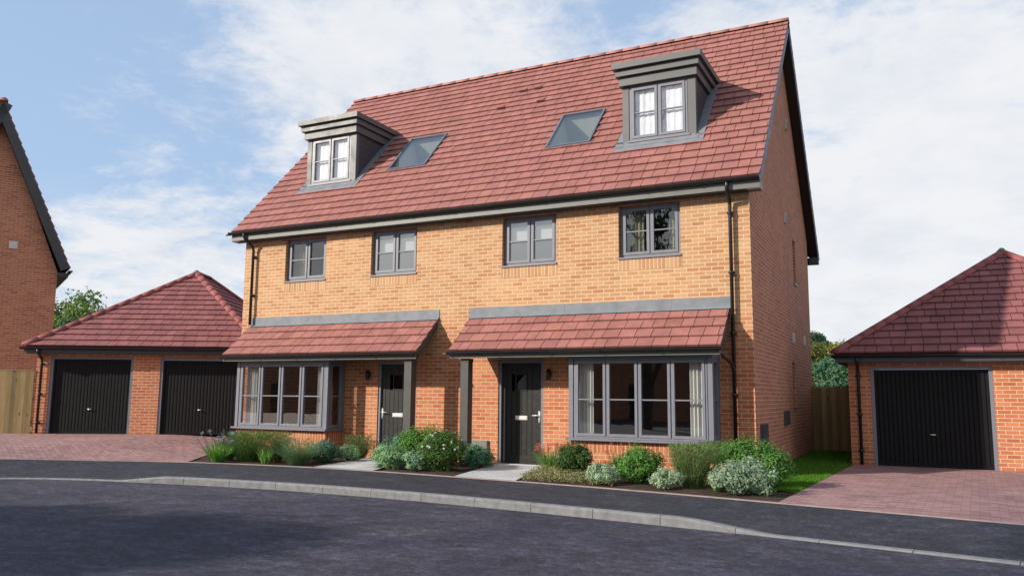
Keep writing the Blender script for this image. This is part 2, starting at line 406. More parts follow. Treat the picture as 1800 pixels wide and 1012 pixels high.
# ------------------------------------------------------------------ terrain
def H(x, y):
    t = min(1, max(0, (-12-x)/3.5)); return .25*t*t*(3-2*t)
def interp(tab, x):
    if x <= tab[0][0]: return tab[0][1]
    for (a, b), (c, d) in zip(tab, tab[1:]):
        if x <= c: return b + (d-b)*(x-a)/(c-a)
    return tab[-1][1]
BACK = [(-15.6,-22),(-15.3,-14),(-14.6,-8.5),(-13.9,-6.3),(-13.24,-5.05),(-12.6,-4.2),(-11.96,-3.62),(-11.1,-3.28),(-10.3,-3.04),(-9.4,-2.86),(-8.29,-2.73),(-7.4,-2.67),(-6.46,-2.66),(-5.5,-2.70),(-4.5,-2.78),(-3.35,-2.86),(-2.33,-2.96),(-1.35,-3.09),(-.46,-3.23),(.36,-3.38),(1.11,-3.53),(2.44,-3.76),(3.58,-3.96),(12,-5.4),(40,-9)]
KERB = [(-14.2,-22),(-14.0,-14),(-13.3,-9),(-12.6,-7.2),(-11.8,-6.12),(-10.8,-5.58),(-9.7,-5.28),(-8.7,-5.10),(-7.97,-4.97),(-6.48,-4.81),(-4.92,-4.78),(-3.44,-4.85),(-2.31,-4.96),(-1.28,-5.08),(-.57,-5.17),(.13,-5.26),(1.04,-5.38),(2.19,-5.58),(3.39,-5.80),(12,-7.4),(40,-12)]
def polylen(P):
    L = [0]
    for a, b in zip(P, P[1:]): L.append(L[-1] + math.dist(a, b))
    return L
def sample(P, n, rng=None):
    L = polylen(P); out = []
    lo_, hi_ = rng if rng else (0, L[-1])
    for i in range(n):
        t = lo_ + (hi_-lo_)*i/(n-1); k = 0
        while k < len(L)-2 and L[k+1] < t: k += 1
        f = (t-L[k])/(L[k+1]-L[k]); out.append((P[k][0]+(P[k+1][0]-P[k][0])*f, P[k][1]+(P[k+1][1]-P[k][1])*f))
    return out
def smoothp(P, it=2):
    for _ in range(it):
        Q = [P[0]]
        for a, b in zip(P, P[1:]):
            Q += [(a[0]*.75+b[0]*.25, a[1]*.75+b[1]*.25), (a[0]*.25+b[0]*.75, a[1]*.25+b[1]*.75)]
        P = Q+[P[-1]]
    return P
BACKS, KERBS = smoothp(BACK), smoothp(KERB)
ZR = -.13
def upstand(x):
    if x < -9.65 or x > 1.05: return .014
    if x < -8.75: return .014+.096*(x+9.65)/.9
    if x > .12: return .014+.096*(1.05-x)/.93
    return .11
def sheet(name, rows, mat, smooth=True):
    """rows: list of lists of 3D points, all the same length"""
    mb = MB(smooth); n = len(rows[0])
    mb.add([p for r in rows for p in r], [(i*n+j, i*n+j+1, (i+1)*n+j+1, (i+1)*n+j) for i in range(len(rows)-1) for j in range(n-1)])
    o = mb.build(name, mat); 
    me = o.data
    if me.polygons[0].normal.z < 0: me.flip_normals()
    return tag(o, kind='structure')
NS = 260
bk_ = sample(BACKS, NS); kb_ = sample(KERBS, NS)
# road
rows = []
for k in range(14):
    t = k/13
    rows.append([(x+(x*1.6-1-x)*t if False else x + (-1.5)*t*0, y + (-42-y)*t, ZR + H(x, y)*(1-t)) for x, y in kb_])
sheet('road', rows, M['road'])
# pavement
rows = []
for k in range(9):
    t = k/8; row = []
    for (xb, yb), (xk, yk) in zip(bk_, kb_):
        yk2 = yk+.12 if True else yk
        zk = ZR + upstand(xk) + H(xk, yk)
        row.append((xb+(xk-xb)*t, yb+(yk2-yb)*t, (H(xb, yb)+.0)*(1-t) + zk*t))
    rows.append(row)
sheet('pavement', rows, M['path'])
# kerb stones, one row
mb = MB()
L = polylen(KERBS)[-1]; ns = int(L/.9)
pts = sample(KERBS, ns*4+1)
for i in range(ns):
    seg = [pts[i*4+j] for j in range(5)]
    sh = .004
    for j in range(4):
        a, b = Vector((*seg[j], 0)), Vector((*seg[j+1], 0))
        d = (b-a).normalized(); nn_ = Vector((-d.y, d.x, 0))
        if j == 0: a = a + d*sh
        if j == 3: b = b - d*sh
        za, zb = H(a.x, a.y), H(b.x, b.y)
        ua, ub = upstand(a.x), upstand(b.x); r_ = .018
        prof = lambda p, z, u_: [p + Vector((0,0,ZR+z-.05)), p + Vector((0,0,ZR+z+max(u_-r_*1.2, .004))), p + nn_*r_*.4 + Vector((0,0,ZR+z+max(u_-r_*.35, .008))), p + nn_*r_ + Vector((0,0,ZR+z+u_+.003)), p + nn_*.125 + Vector((0,0,ZR+z+u_+.003)), p + nn_*.125 + Vector((0,0,ZR+z-.05))]
        A, B = prof(a, za, ua), prof(b, zb, ub)
        tint = 1
        mb.add(A+B, [(k, k+6, k+7, k+1) for k in range(5)] + ([(0,1,2,3,4,5)] if j == 0 else []) + ([(11,10,9,8,7,6)] if j == 3 else []))
tag(mb.build('kerb', M['kerb']), kind='structure')
# edging strip at the back of the pavement
rows = [[], []]
mb = MB()
for a, b in zip(bk_, bk_[1:]):
    if a[0] < -13.2 or b[0] > 4.6: continue
    A, B = Vector((*a, H(*a))), Vector((*b, H(*b)))
    d = (B-A).normalized(); n_ = Vector((-d.y, d.x, 0))
    up = Vector((0,0,.012))
    mb.face([A+up, B+up, B+up+n_*.06, A+up+n_*.06]); mb.face([A-up*3, B-up*3, B+up, A+up]); mb.face([A+up+n_*.06, B+up+n_*.06, B-up*3+n_*.06, A-up*3+n_*.06])
tag(mb.build('path_edging', M['edging']), kind='structure')

def colsheet(name, xs, y0, y1, z, mat, ny=8):
    rows = []
    for k in range(ny+1):
        rows.append([(x, y0(x)+(y1(x)-y0(x))*k/ny, z(x, y0(x)+(y1(x)-y0(x))*k/ny)) for x in xs])
    return sheet(name, rows, mat)
def lin(a, b, n): return [a+(b-a)*i/(n-1) for i in range(n)]
yb = lambda x: interp(BACKS, x)
colsheet('planting_bed', lin(-12.4, .92, 90), lambda x: yb(x)+.02, lambda x: .02, lambda x, y: -.006+.01*math.sin(x*7+y*3), M['soil'], 24)
def dl_top(x): return 12 if x < -12.29 else -.55 + (-3.06+.55)*(x+12.29)/(12.29-10.5)
colsheet('driveway', sorted(lin(-34, -10.5, 95)+[-12.289, -12.291]), lambda x: (yb(x) if x > -15.55 else -22)+.01, lambda x: dl_top(x)+.012, lambda x, y: H(x, y)+.006, M['blockL'], 16)
def dr_top(x): return 3.95 if x > 1.3 else -3.3 + 7.25*(x-.86)/.44
colsheet('driveway', sorted(lin(.86, 12, 40)+[.95,1.05,1.15,1.25,1.3]), lambda x: yb(x)+.01, dr_top, lambda x, y: .006, M['block'], 10)
def quadsheet(name, q, z, mat, n=6):
    rows = []
    for i in range(n+1):
        t = i/n; a = Vector(q[0]).lerp(Vector(q[3]), t); b = Vector(q[1]).lerp(Vector(q[2]), t)
        rows.append([(*a.lerp(b, j/n), z) for j in range(n+1)])
    return sheet(name, rows, mat)
quadsheet('garden_path', [(-7.65,-2.66),(-6.30,-2.62),(-7.02,.03),(-8.22,.03)], .012, M['slab'])
quadsheet('garden_path', [(-4.53,-2.74),(-3.33,-2.80),(-4.06,.03),(-5.13,.03)], .012, M['slab'])
def lawn_y0(x): return -1.95
colsheet('lawn', lin(0, 1.30, 8), lambda x: -1.95 if x < .88 else -3.3+7.25*(x-.86)/.44, lambda x: 8.4, lambda x, y: .003, M['lawn'], 20)
mb = MB(); mb.face([(-900,-900,-.22),(900,-900,-.22),(900,900,-.22),(-900,900,-.22)])
tag(mb.build('ground', M['far']), kind='structure')

# ------------------------------------------------------------------ roofs made of individual tiles (one mesh per roof)
def clip_poly(P, poly):
    """P convex, clipped by convex ccw poly"""
    out = P
    for i in range(len(poly)):
        a, b = poly[i], poly[(i+1) % len(poly)]
        inp = out; out = []
        if not inp: return []
        sd_ = lambda p: (b[0]-a[0])*(p[1]-a[1]) - (b[1]-a[1])*(p[0]-a[0])
        for j in range(len(inp)):
            p, q = inp[j], inp[(j+1) % len(inp)]
            sp, sq = sd_(p), sd_(q)
            if sp >= 0: out.append(p)
            if (sp > 0 and sq < 0) or (sp < 0 and sq > 0):
                t = sp/(sp-sq); out.append((p[0]+(q[0]-p[0])*t, p[1]+(q[1]-p[1])*t))
    return out
def rect_minus(r, h):
    u0, u1, v0, v1 = r; a0, a1, b0, b1 = h
    if a0 >= u1 or a1 <= u0 or b0 >= v1 or b1 <= v0: return [r]
    out = []
    if u0 < a0: out.append((u0, a0, v0, v1))
    if u1 > a1: out.append((a1, u1, v0, v1))
    m0, m1 = max(u0, a0), min(u1, a1)
    if v0 < b0: out.append((m0, m1, v0, b0))
    if v1 > b1: out.append((m0, m1, b1, v1))
    return out
def tiled(mb, pts, gauge=.285, tw=.30, holes=(), seed=1, deck=True, thick=.040, var=.065):
    """pts: 3D polygon, first edge is the eave; tiles laid on it"""
    rnd = random.Random(seed)
    O = Vector(pts[0]); U = (Vector(pts[1])-O).normalized()
    nrm = None
    for p in pts[2:]:
        q = Vector(p)-O; q = q - U*q.dot(U)
        if q.length > .1: V = q.normalized(); break
    Nn = U.cross(V)
    if Nn.z < 0: Nn = -Nn
    poly = [((Vector(p)-O).dot(U), (Vector(p)-O).dot(V)) for p in pts]
    area = sum(a[0]*b[1]-a[1]*b[0] for a, b in zip(poly, poly[1:]+poly[:1]))
    if area < 0: poly = poly[::-1]
    umin, umax = min(p[0] for p in poly), max(p[0] for p in poly); vmax = max(p[1] for p in poly)
    P3 = lambda u, v, h: O + U*u + V*v + Nn*h
    rows = max(1, round(vmax/gauge)); g = vmax/rows
    for r in range(rows):
        v0, v1 = r*g, (r+1)*g
        u = umin - rnd.random()*tw
        while u < umax:
            wd = tw*rnd.choice((1,1,.85,.72,1.1))
            tint = 1 + rnd.uniform(-var, var) if rnd.random() > .12 else 1 + rnd.uniform(-var*1.9, var*1.2)
            lift = rnd.uniform(0, .004); dv = rnd.uniform(-.004, .004)
            rects = [(u+.006, u+wd-.006, v0+dv, v1+.004)]
            for h in holes: rects = [q for rc in rects for q in rect_minus(rc, h)]
            for (a0, a1, b0, b1) in rects:
                if a1-a0 < .01 or b1-b0 < .01: continue
                cp = clip_poly([(a0,b0),(a1,b0),(a1,b1),(a0,b1)], poly)
                if len(cp) < 3: continue
                top = [P3(p[0], p[1], thick + lift - (thick-.004)*(p[1]-v0)/g) for p in cp]
                bot = [P3(p[0], p[1], -.004) for p in cp]
                c = (tint, tint*rnd.uniform(.97, 1.03), tint*rnd.uniform(.96, 1.04))
                k = len(cp)
                mb.add(top+bot, [tuple(range(k))]+[(j, j+k, (j+1) % k + k, (j+1) % k) for j in range(k)], c)
            u += wd
    if deck:
        rects = [(umin-.01, umax+.01, -.01, vmax+.01)]
        for h in holes: rects = [q for rc in rects for q in rect_minus(rc, h)]
        for (a0, a1, b0, b1) in rects:
            cp = clip_poly([(a0,b0),(a1,b0),(a1,b1),(a0,b1)], poly)
            if len(cp) >= 3: mb.face([P3(p[0], p[1], -.006) for p in cp], .12)
    return O, U, V, Nn
def ridge_run(mb, a, b, r=.10, piece=.42, col=1.0, drop=.35):
    a, b = Vector(a), Vector(b); d = (b-a); L_ = d.length; d.normalize(); n = max(1, round(L_/piece)); rnd = random.Random(int(L_*1000))
    side = d.cross(Vector((0,0,1))).normalized(); up = side.cross(d).normalized()
    for i in range(n):
        s0, s1 = a + d*(L_*i/n+.006), a + d*(L_*(i+1)/n-.006)
        c = 1 + rnd.uniform(-.08, .08); k = 8; vs_ = []
        rr_ = r*(1+rnd.uniform(-.02, .02))
        for p, q in ((s0, 1.0), (s1, 1.0)):
            for j in range(k+1):
                th = math.pi*j/k; vs_.append(p + side*rr_*math.cos(th) + up*(rr_*math.sin(th)*.85 - r*drop))
        fs = [(j, j+1, j+k+2, j+k+1) for j in range(k)] + [tuple(range(k, -1, -1)), tuple(range(k+1, 2*k+2))]
        mb.add(vs_, fs, c)
        if i < n-1:   # mortar joint
            p = s1 + d*.006; vs_ = []
            for s_ in (-.008, .008):
                for j in range(k+1):
                    th = math.pi*j/k; vs_.append(p + d*s_ + side*(r-.004)*math.cos(th) + up*((r-.004)*math.sin(th)*.85 - r*drop))
            mb.add(vs_, [(j, j+1, j+k+2, j+k+1) for j in range(k)], (1.25, 1.5, 1.5))

def wall_cells(mb, O, U, Nout, w0, w1, z0, z1, holes, depth=.10, mi=0):
    """flat wall with rectangular openings (u0,u1,v0,v1) and reveals going inward"""
    O = Vector(O); Z = Vector((0,0,1))
    rects = [(w0, w1, z0, z1)]
    for h in holes: rects = [q for rc in rects for q in rect_minus(rc, h)]
    P = lambda u, v, n=0: O + U*u + Z*v - Nout*n
    flip = U.cross(Z).dot(Nout) < 0
    for (a, b, c, d) in rects:
        q = [P(a,c), P(b,c), P(b,d), P(a,d)]
        mb.face(q[::-1] if flip else q, mi=mi)
    for (a, b, c, d) in holes:
        mb.face([P(a,c), P(a,d), P(a,d,depth), P(a,c,depth)]); mb.face([P(b,d), P(b,c), P(b,c,depth), P(b,d,depth)])
        mb.face([P(a,d), P(b,d), P(b,d,depth), P(a,d,depth)])
        if c > z0+.001: mb.face([P(b,c), P(a,c), P(a,c,depth), P(b,c,depth)])

def gutter(mb, a, b, r=.058, out=None):
    """half round gutter from a to b (points at its top back edge), out = outward direction"""
    a, b, out = Vector(a), Vector(b), Vector(out); k = 8; Z = Vector((0,0,1)); vs_ = []
    for p in (a, b):
        c = p + out*r
        for j in range(k+1):
            th = math.pi*j/k; vs_.append(c - out*r*math.cos(th) - Z*r*math.sin(th)*1.05)
        for j in range(k, -1, -1):
            th = math.pi*j/k; vs_.append(c - out*(r-.005)*math.cos(th) - Z*(r-.005)*math.sin(th)*1.05)
    n = 2*(k+1)
    fs = [(j, (j+1) % n, n+(j+1) % n, n+j) for j in range(n)]
    fs += [tuple(range(k+1)), tuple(n+j for j in range(k, -1, -1))]
    mb.add(vs_, fs)
    # joints / brackets
    L_ = (b-a).length; d = (b-a).normalized(); m = max(2, int(L_/1.0))
    for i in range(m+1):
        p = a + d*(.02 + (L_-.04)*i/m); ring = []
        for s_ in (-.018, .018):
            for j in range(k+1):
                th = math.pi*j/k; ring.append(p + d*s_ + out*r - out*(r+.006)*math.cos(th) - Z*(r+.006)*math.sin(th)*1.05)
        mb.add(ring, [(j, j+1, j+k+2, j+k+1) for j in range(k)])

def window(parent, base, O, U, Nout, u0, u1, z0, z1, lights=2, glassm='glass', bar=True, sill=True, fw=.045, cw=.05, mull=.02, name='window', inset=.07, barz=.5, framem='frame'):
    """casement window; O origin, U along the wall, Nout outward normal"""
    O = Vector(O); Z = Vector((0,0,1)); f = MB(); g = MB()
    bx = lambda m_, a, b, c, d, n0, n1: m_.obox(O, U, Z, Nout, a, b, c, d, n0, n1)
    n1 = -inset; n0 = n1-.06
    bx(f, u0, u0+fw, z0, z1, n0, n1); bx(f, u1-fw, u1, z0, z1, n0, n1)
    bx(f, u0+fw, u1-fw, z0, z0+fw, n0, n1); bx(f, u0+fw, u1-fw, z1-fw, z1, n0, n1)
    a0, a1 = u0+fw, u1-fw; W_ = (a1-a0)/lights
    for i in range(lights):
        b0, b1 = a0+W_*i, a0+W_*(i+1)
        if i: bx(f, b0-mull/2, b0+mull/2, z0+fw, z1-fw, n0, n1-.004)
        c0, c1 = b0+(mull/2 if i else .006), b1-(mull/2 if i < lights-1 else .006); e0, e1 = z0+fw+.006, z1-fw-.006
        m0, m1 = n0+.004, n1+.014
        bx(f, c0, c0+cw, e0, e1, m0, m1); bx(f, c1-cw, c1, e0, e1, m0, m1)
        bx(f, c0+cw, c1-cw, e0, e0+cw, m0, m1); bx(f, c0+cw, c1-cw, e1-cw, e1, m0, m1)
        if bar:
            zm = e0+(e1-e0)*barz; bx(f, c0+cw, c1-cw, zm-.012, zm+.012, n0+.02, n1+.004)
        q = [O+U*(c0+cw-.004)+Z*(e0+cw-.004)+Nout*(n1-.022), O+U*(c1-cw+.004)+Z*(e0+cw-.004)+Nout*(n1-.022), O+U*(c1-cw+.004)+Z*(e1-cw+.004)+Nout*(n1-.022), O+U*(c0+cw-.004)+Z*(e1-cw+.004)+Nout*(n1-.022)]
        g.face(q)
    fo = f.build(name, M[framem], parent, base)
    g.build('pane', M[glassm], fo)
    if sill:
        s = MB(); s.obox(O, U, Z, Nout, u0-.02, u1+.02, z0-.035, z0-.002, -inset-.06, .028); s.build('sill', M[framem], fo)
    return fo
def curtain(mb, O, U, Nout, u0, u1, z0, z1, n, amp=.022, wl=.075, taper=0):
    O = Vector(O); Z = Vector((0,0,1)); k = max(8, int((u1-u0)/.008)); top = []; bot = []
    for i in range(k+1):
        u = u0+(u1-u0)*i/k; d = n + amp*math.sin(2*math.pi*u/wl)+amp*.4*math.sin(2*math.pi*u/wl*.37+1)
        top.append(O+U*u+Z*z1+Nout*d); bot.append(O+U*(u+taper*(u-u0))+Z*z0+Nout*(d*1.0))
    mb.add(top+bot, [(i, i+1, i+k+2, i+k+1) for i in range(k)])
def pipe_clip(mb, c, r=.034):
    x, y, z = c; mb.box(x-r-.022, x+r+.022, y+r*.2, y+r+.03, z-.018, z+.018)
    mb.tube([(x, y, z-.022), (x, y, z+.022)], r+.008, 12)

# ------------------------------------------------------------------ the pair of houses
X = Vector((1,0,0)); Y = Vector((0,1,0)); Z = Vector((0,0,1))
W, D, Hs = 12.279, 8.593, 5.098
B = (-6.14, 4.3, 0)
house = thing('semi_detached_house', 'pair of attached brick houses with red tiled roof, two grey dormers and two bay windows', 'house', B)
wins = [(-2.506,-1.280,'w1'), (-5.063,-3.833,'w2'), (-8.430,-7.195,'w3'), (-10.973,-9.739,'w4')]
doors = [(-5.1215,-4.109), (-8.130,-7.118)]
bays = [(-3.30,-.60), (-11.73,-9.03)]
ZS, ZT = 4.045, 5.075
holes = [(a, b, ZS, ZT) for a, b, _ in wins] + [(a, b, -.3, 2.10) for a, b in doors] + [(a+.12, b-.12, .62, 2.06) for a, b in bays]
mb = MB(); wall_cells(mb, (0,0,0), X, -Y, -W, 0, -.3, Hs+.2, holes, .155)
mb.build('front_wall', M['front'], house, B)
# side walls, gables, back wall
Ye, Ze, Yr, Zr = -.2532, 5.3313, 4.4626, 10.2925
pk = (Yr, Zr-.04); slope = (Zr-Ze)/(Yr-Ye)
zr = lambda y: Ze + slope*(y-Ye)
for xx, nm in ((0, 'gable_wall'), (-W, 'gable_wall')):
    mb = MB(); nx = X if xx == 0 else -X
    if xx == 0: holesS = [(5.62, 6.07, 4.14, 5.20), (4.86, 5.31, 1.17, 2.19)]
    else: holesS = []
    wall_cells(mb, (xx,0,0), Y, nx, 0, D, -.3, Hs, holesS + [], .09)
    # upper part of the gable: convex outline from the wall plate to the ridge
    yb_ = D; gp = [(0, Hs), (D, Hs), (D, zr(2*Yr-D)-.05), (Yr, Zr-.05), (0, zr(0)-.05)]
    cells = []
    if holesS:
        rects = [(0, D, Hs, 11)]
        for h in holesS: rects = [q for rc in rects for q in rect_minus(rc, h)]
    else: rects = [(0, D, Hs, 11)]
    for (a, b, c, d) in rects:
        cp = clip_poly([(a,c),(b,c),(b,d),(a,d)], gp)
        if len(cp) > 2:
            q = [Vector((xx, p[0], p[1])) for p in cp]
            mb.face(q if xx == 0 else q[::-1])
    mb.build(nm, M['side'], house, B)
mb = MB(); mb.face([(-W, D, -.3), (0, D, -.3), (0, D, zr(2*Yr-D)-.05), (-W, D, zr(2*Yr-D)-.05)]); mb.build('back_wall', M['side'], house, B)
# main roof
v_ = .2505
XL, XR = -W-v_, v_
sky_l = lambda y: (y-Ye)/math.cos(math.atan(slope))
cs = math.cos(math.atan(slope)); sn = math.sin(math.atan(slope))
skys = [(-8.87,-7.79, 1.17, 2.20), (-4.60,-3.54, 1.17, 2.20)]
dorm = [(-2.72,-1.165), (-11.26,-9.705)]
hol = []
for a, b, y0, y1 in skys: hol.append((a-XL, b-XL, sky_l(y0), sky_l(y1)))
mb = MB()
O_, U_, V_, N_ = tiled(mb, [(XL,Ye,Ze),(XR,Ye,Ze),(XR,Yr,Zr),(XL,Yr,Zr)], .283, .30, hol, 3)
YB = 2*Yr-Ye
tiled(mb, [(XR,YB,Ze),(XL,YB,Ze),(XL,Yr,Zr),(XR,Yr,Zr)], .283, .30, (), 4)
roof = mb.build('roof', M['tile'], house, B)
mb = MB(True); ridge_run(mb, (XL-.01,Yr,Zr-.005), (XR+.01,Yr,Zr-.005), .125, .45, 1, .3); mb.build('ridge_tiles', M['ridge'], roof)
for x_, y_ in ((-6.74,2.86), (-6.38,3.43), (-5.96,3.44), (-5.62,2.88)):
    mb = MB(); o = O_+U_*(x_-XL)+V_*sky_l(y_)
    pts_ = [(0,0,.03),(.21,0,.03),(.21,.23,.022),(0,.23,.022),(.02,-.005,.085),(.19,-.005,.085),(.195,.21,.03),(.015,.21,.03)]
    mb.add([o+U_*a+V_*b+N_*c for a,b,c in pts_], [(4,5,6,7),(0,1,5,4),(1,2,6,5),(3,0,4,7),(2,3,7,6)])
    mb.build('vent_tile', M['tile'], roof)
# verge boards and soffits (both gables), eaves
for xx, s_ in ((0, 1), (-W, -1)):
    for (ya, za, yb2, zb) in ((Ye, Ze, Yr, Zr), (YB, Ze, Yr, Zr)):
        mb = MB(); d = Vector((0, yb2-ya, zb-za)).normalized(); L_ = math.hypot(yb2-ya, zb-za); nn_ = Vector((0, -d.z, d.y)) if d.y > 0 else Vector((0, d.z, -d.y))
        Xs = X*s_
        o = Vector((xx, ya, za)); 
        mb.obox(o, d, nn_, Xs, -.02, L_-.02, -.19, .012, .215, .245)
        b1 = mb.build('verge_board', M['verge'] if ya < 1 else M['barge'], house, B)
        mb = MB(); mb.obox(o, d, nn_, Xs, .0, L_+.1 if False else L_-.03, -.17, -.155, .003, .213)
        mb.build('verge_soffit', M['black'], house, B)
    for ya, q in ((Ye, 1), (YB, -1)):   # boxed ends at the eaves
        mb = MB()
        y0, y1 = (ya+.0, ya+.253) if q == 1 else (ya-.253, ya)
        mb.box(xx+s_*.003 if s_ > 0 else xx-.243, xx+.243 if s_ > 0 else xx-.003, y0+.012, y1, 5.09, 5.28); mb.build('eaves_box', M['fascia'] if q == 1 else M['barge'], house, B)
mb = MB(); mb.box(XL+.01, XR-.01, Ye+.0, Ye+.02, 5.105, 5.275); mb.build('fascia_board', M['fascia'], house, B)
mb = MB(); mb.box(XL+.01, XR-.01, Ye+.022, -.004, 5.095, 5.11); mb.build('eaves_soffit', M['barge'], house, B)
mb = MB(); mb.box(XL+.01, XR-.01, YB-.02, YB, 5.09, 5.27); mb.build('fascia_board', M['barge'], house, B)
mb = MB(); gutter(mb, (XL-.02, Ye-.001, 5.305), (XR+.0, Ye-.001, 5.305), .060, -Y)
g_ = mb.build('gutter', M['black'], house, B)
mb = MB(); gutter(mb, (XL, YB+.001, 5.305), (XR, YB+.001, 5.305), .060, Y); mb.build('gutter', M['black'], house, B)
mb = MB(True); mb.tube([(XL-.02, Ye-.06, 5.26), (XL-.12, Ye-.06, 5.255)], .02, 8); mb.build('gutter_stub', M['black'], house, B)

# windows of the upper storey
for i, (a, b, nm) in enumerate(wins):
    fr = nm in ('w2', 'w3')
    wo_ = window(house, B, (0,0,0), X, -Y, a+.012, b-.012, ZS, ZT, 2, 'frost' if fr else 'glass_up', True, True, .05, .055, .03, inset=.09)
    wo_['label'] = {'w1': 'window with beige curtains above the right bay', 'w2': 'frosted window above the right front door', 'w3': 'frosted window above the left front door', 'w4': 'window with a beige curtain above the left bay'}[nm]
    s = MB(); s.box(a-.02, b+.02, -.004, .02, ZS-.26, ZS-.036); s.build('soldier_course', M['soldier_up'], house, B)
    c = MB(); 
    if not fr:
        curtain(c, (0,.26,0), X, -Y, a+.05, a+.45, ZS, ZT, 0); curtain(c, (0,.26,0), X, -Y, b-.28, b-.05, ZS, ZT, 0)
        c.build('curtain', M['beige'], wo_)
    else:
        c.box(a+.06, b-.06, .2, .21, 4.58, ZT); c.build('blind', M['blind'], wo_)
# gable windows
for (y0, y1, z0, z1) in ((5.62, 6.07, 4.14, 5.20), (4.86, 5.31, 1.17, 2.19)):
    window(house, B, (0,0,0), Y, X, y0, y1, z0, z1, 1, 'glass', False, True, .045, .045, name='window')
    mb = MB(); mb.box(-.02, .004, y0-.05, y1+.05, z1+.002, z1+.225); mb.build('soldier_course', M['side'], house, B)
# interior that the glass shows
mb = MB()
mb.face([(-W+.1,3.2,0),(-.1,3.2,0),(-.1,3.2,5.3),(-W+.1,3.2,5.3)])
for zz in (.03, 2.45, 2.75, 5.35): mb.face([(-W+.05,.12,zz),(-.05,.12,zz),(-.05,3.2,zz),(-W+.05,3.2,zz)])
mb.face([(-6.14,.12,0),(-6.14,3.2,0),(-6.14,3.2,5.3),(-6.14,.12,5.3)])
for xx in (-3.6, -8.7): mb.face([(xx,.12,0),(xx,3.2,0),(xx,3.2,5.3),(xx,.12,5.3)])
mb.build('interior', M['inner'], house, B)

# front doors
for i, (a, b) in enumerate(doors):
    f = MB(); y0 = .03
    f.box(a+.006, a+.058, .02, .10, 0, 2.094); f.box(b-.058, b-.006, .02, .10, 0, 2.094); f.box(a+.058, b-.058, .02, .10, 2.03, 2.094); f.box(a+.006, b-.006, .0, .10, -.1, .022)
    fo = f.build('door_frame', M['frame'], house, B)
    d = MB(); x0, x1, z0, z1 = a+.062, b-.062, .026, 2.026
    gx0, gx1 = (a+.385, a+.60) ; gz0, gz1 = 1.49, 1.79
    # stiles and rails flush, boards grooved between
    d.box(x0, x0+.10, .065, .105, z0, z1); d.box(x1-.10, x1, .065, .105, z0, z1); d.box(x0+.10, x1-.10, .065, .105, z0, z0+.16); d.box(x0+.10, x1-.10, .065, .105, z1-.10, z1)
    nb = 6; wd = (x1-x0-.2)/nb
    for k in range(nb):
        c0, c1 = x0+.10+wd*k+.005, x0+.10+wd*(k+1)-.005
        if c1 < gx0-.02 or c0 > gx1+.02: d.box(c0, c1, .072, .10, z0+.16, z1-.10)
        else: d.box(c0, c1, .072, .10, z0+.16, gz0-.02); d.box(c0, c1, .072, .10, gz1+.02, z1-.10)
    d.box(x0+.1, x1-.1, .094, .108, z0+.16, gz0-.02)
    for (p, q, r_, s_) in ((gx0-.025, gx0, gz0-.025, gz1+.025), (gx1, gx1+.025, gz0-.025, gz1+.025), (gx0, gx1, gz0-.025, gz0), (gx0, gx1, gz1, gz1+.025)): d.box(p, q, .060, .108, r_, s_)
    do = d.build('front_door', M['door'], house, B)
    g = MB(); g.face([(gx0,.09,gz0),(gx1,.09,gz0),(gx1,.09,gz1),(gx0,.09,gz1)]); g.build('door_glass', M['glass_door'], do)
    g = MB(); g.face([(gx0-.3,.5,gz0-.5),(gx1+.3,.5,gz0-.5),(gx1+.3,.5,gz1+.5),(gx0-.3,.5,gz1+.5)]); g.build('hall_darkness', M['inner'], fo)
    l = MB(); l.box(a+.37, a+.635, .056, .066, .888, .972); l.box(a+.39, a+.615, .050, .057, .90, .945); l.build('letter_plate', M['steel'], do)
    hx = (b-.105) if i == 0 else (a+.105); dr_ = -1 if i == 0 else 1
    l = MB(True); l.box(hx-.022, hx+.022, .052, .065, .84, 1.07); l.tube([(hx, .055, .985), (hx, .012, .985), (hx+dr_*.02, .004, .985), (hx+dr_*.14, .004, .98)], .011, 8); l.build('handle', M['steel'], do)
    t = MB(); t.box(a-.02, b+.02, -.10, .06, -.08, .02); t.build('door_step', M['slab'], house, B)
# wall lamps
for xx in (-3.96, -8.365):
    l = MB(True); l.tube([(xx,-.085,1.69),(xx,-.085,1.90)], .042, 14); l.box(xx-.03, xx+.03, -.05, -.002, 1.75, 1.84)
    o = l.build('wall_lamp', M['black'], house, B)
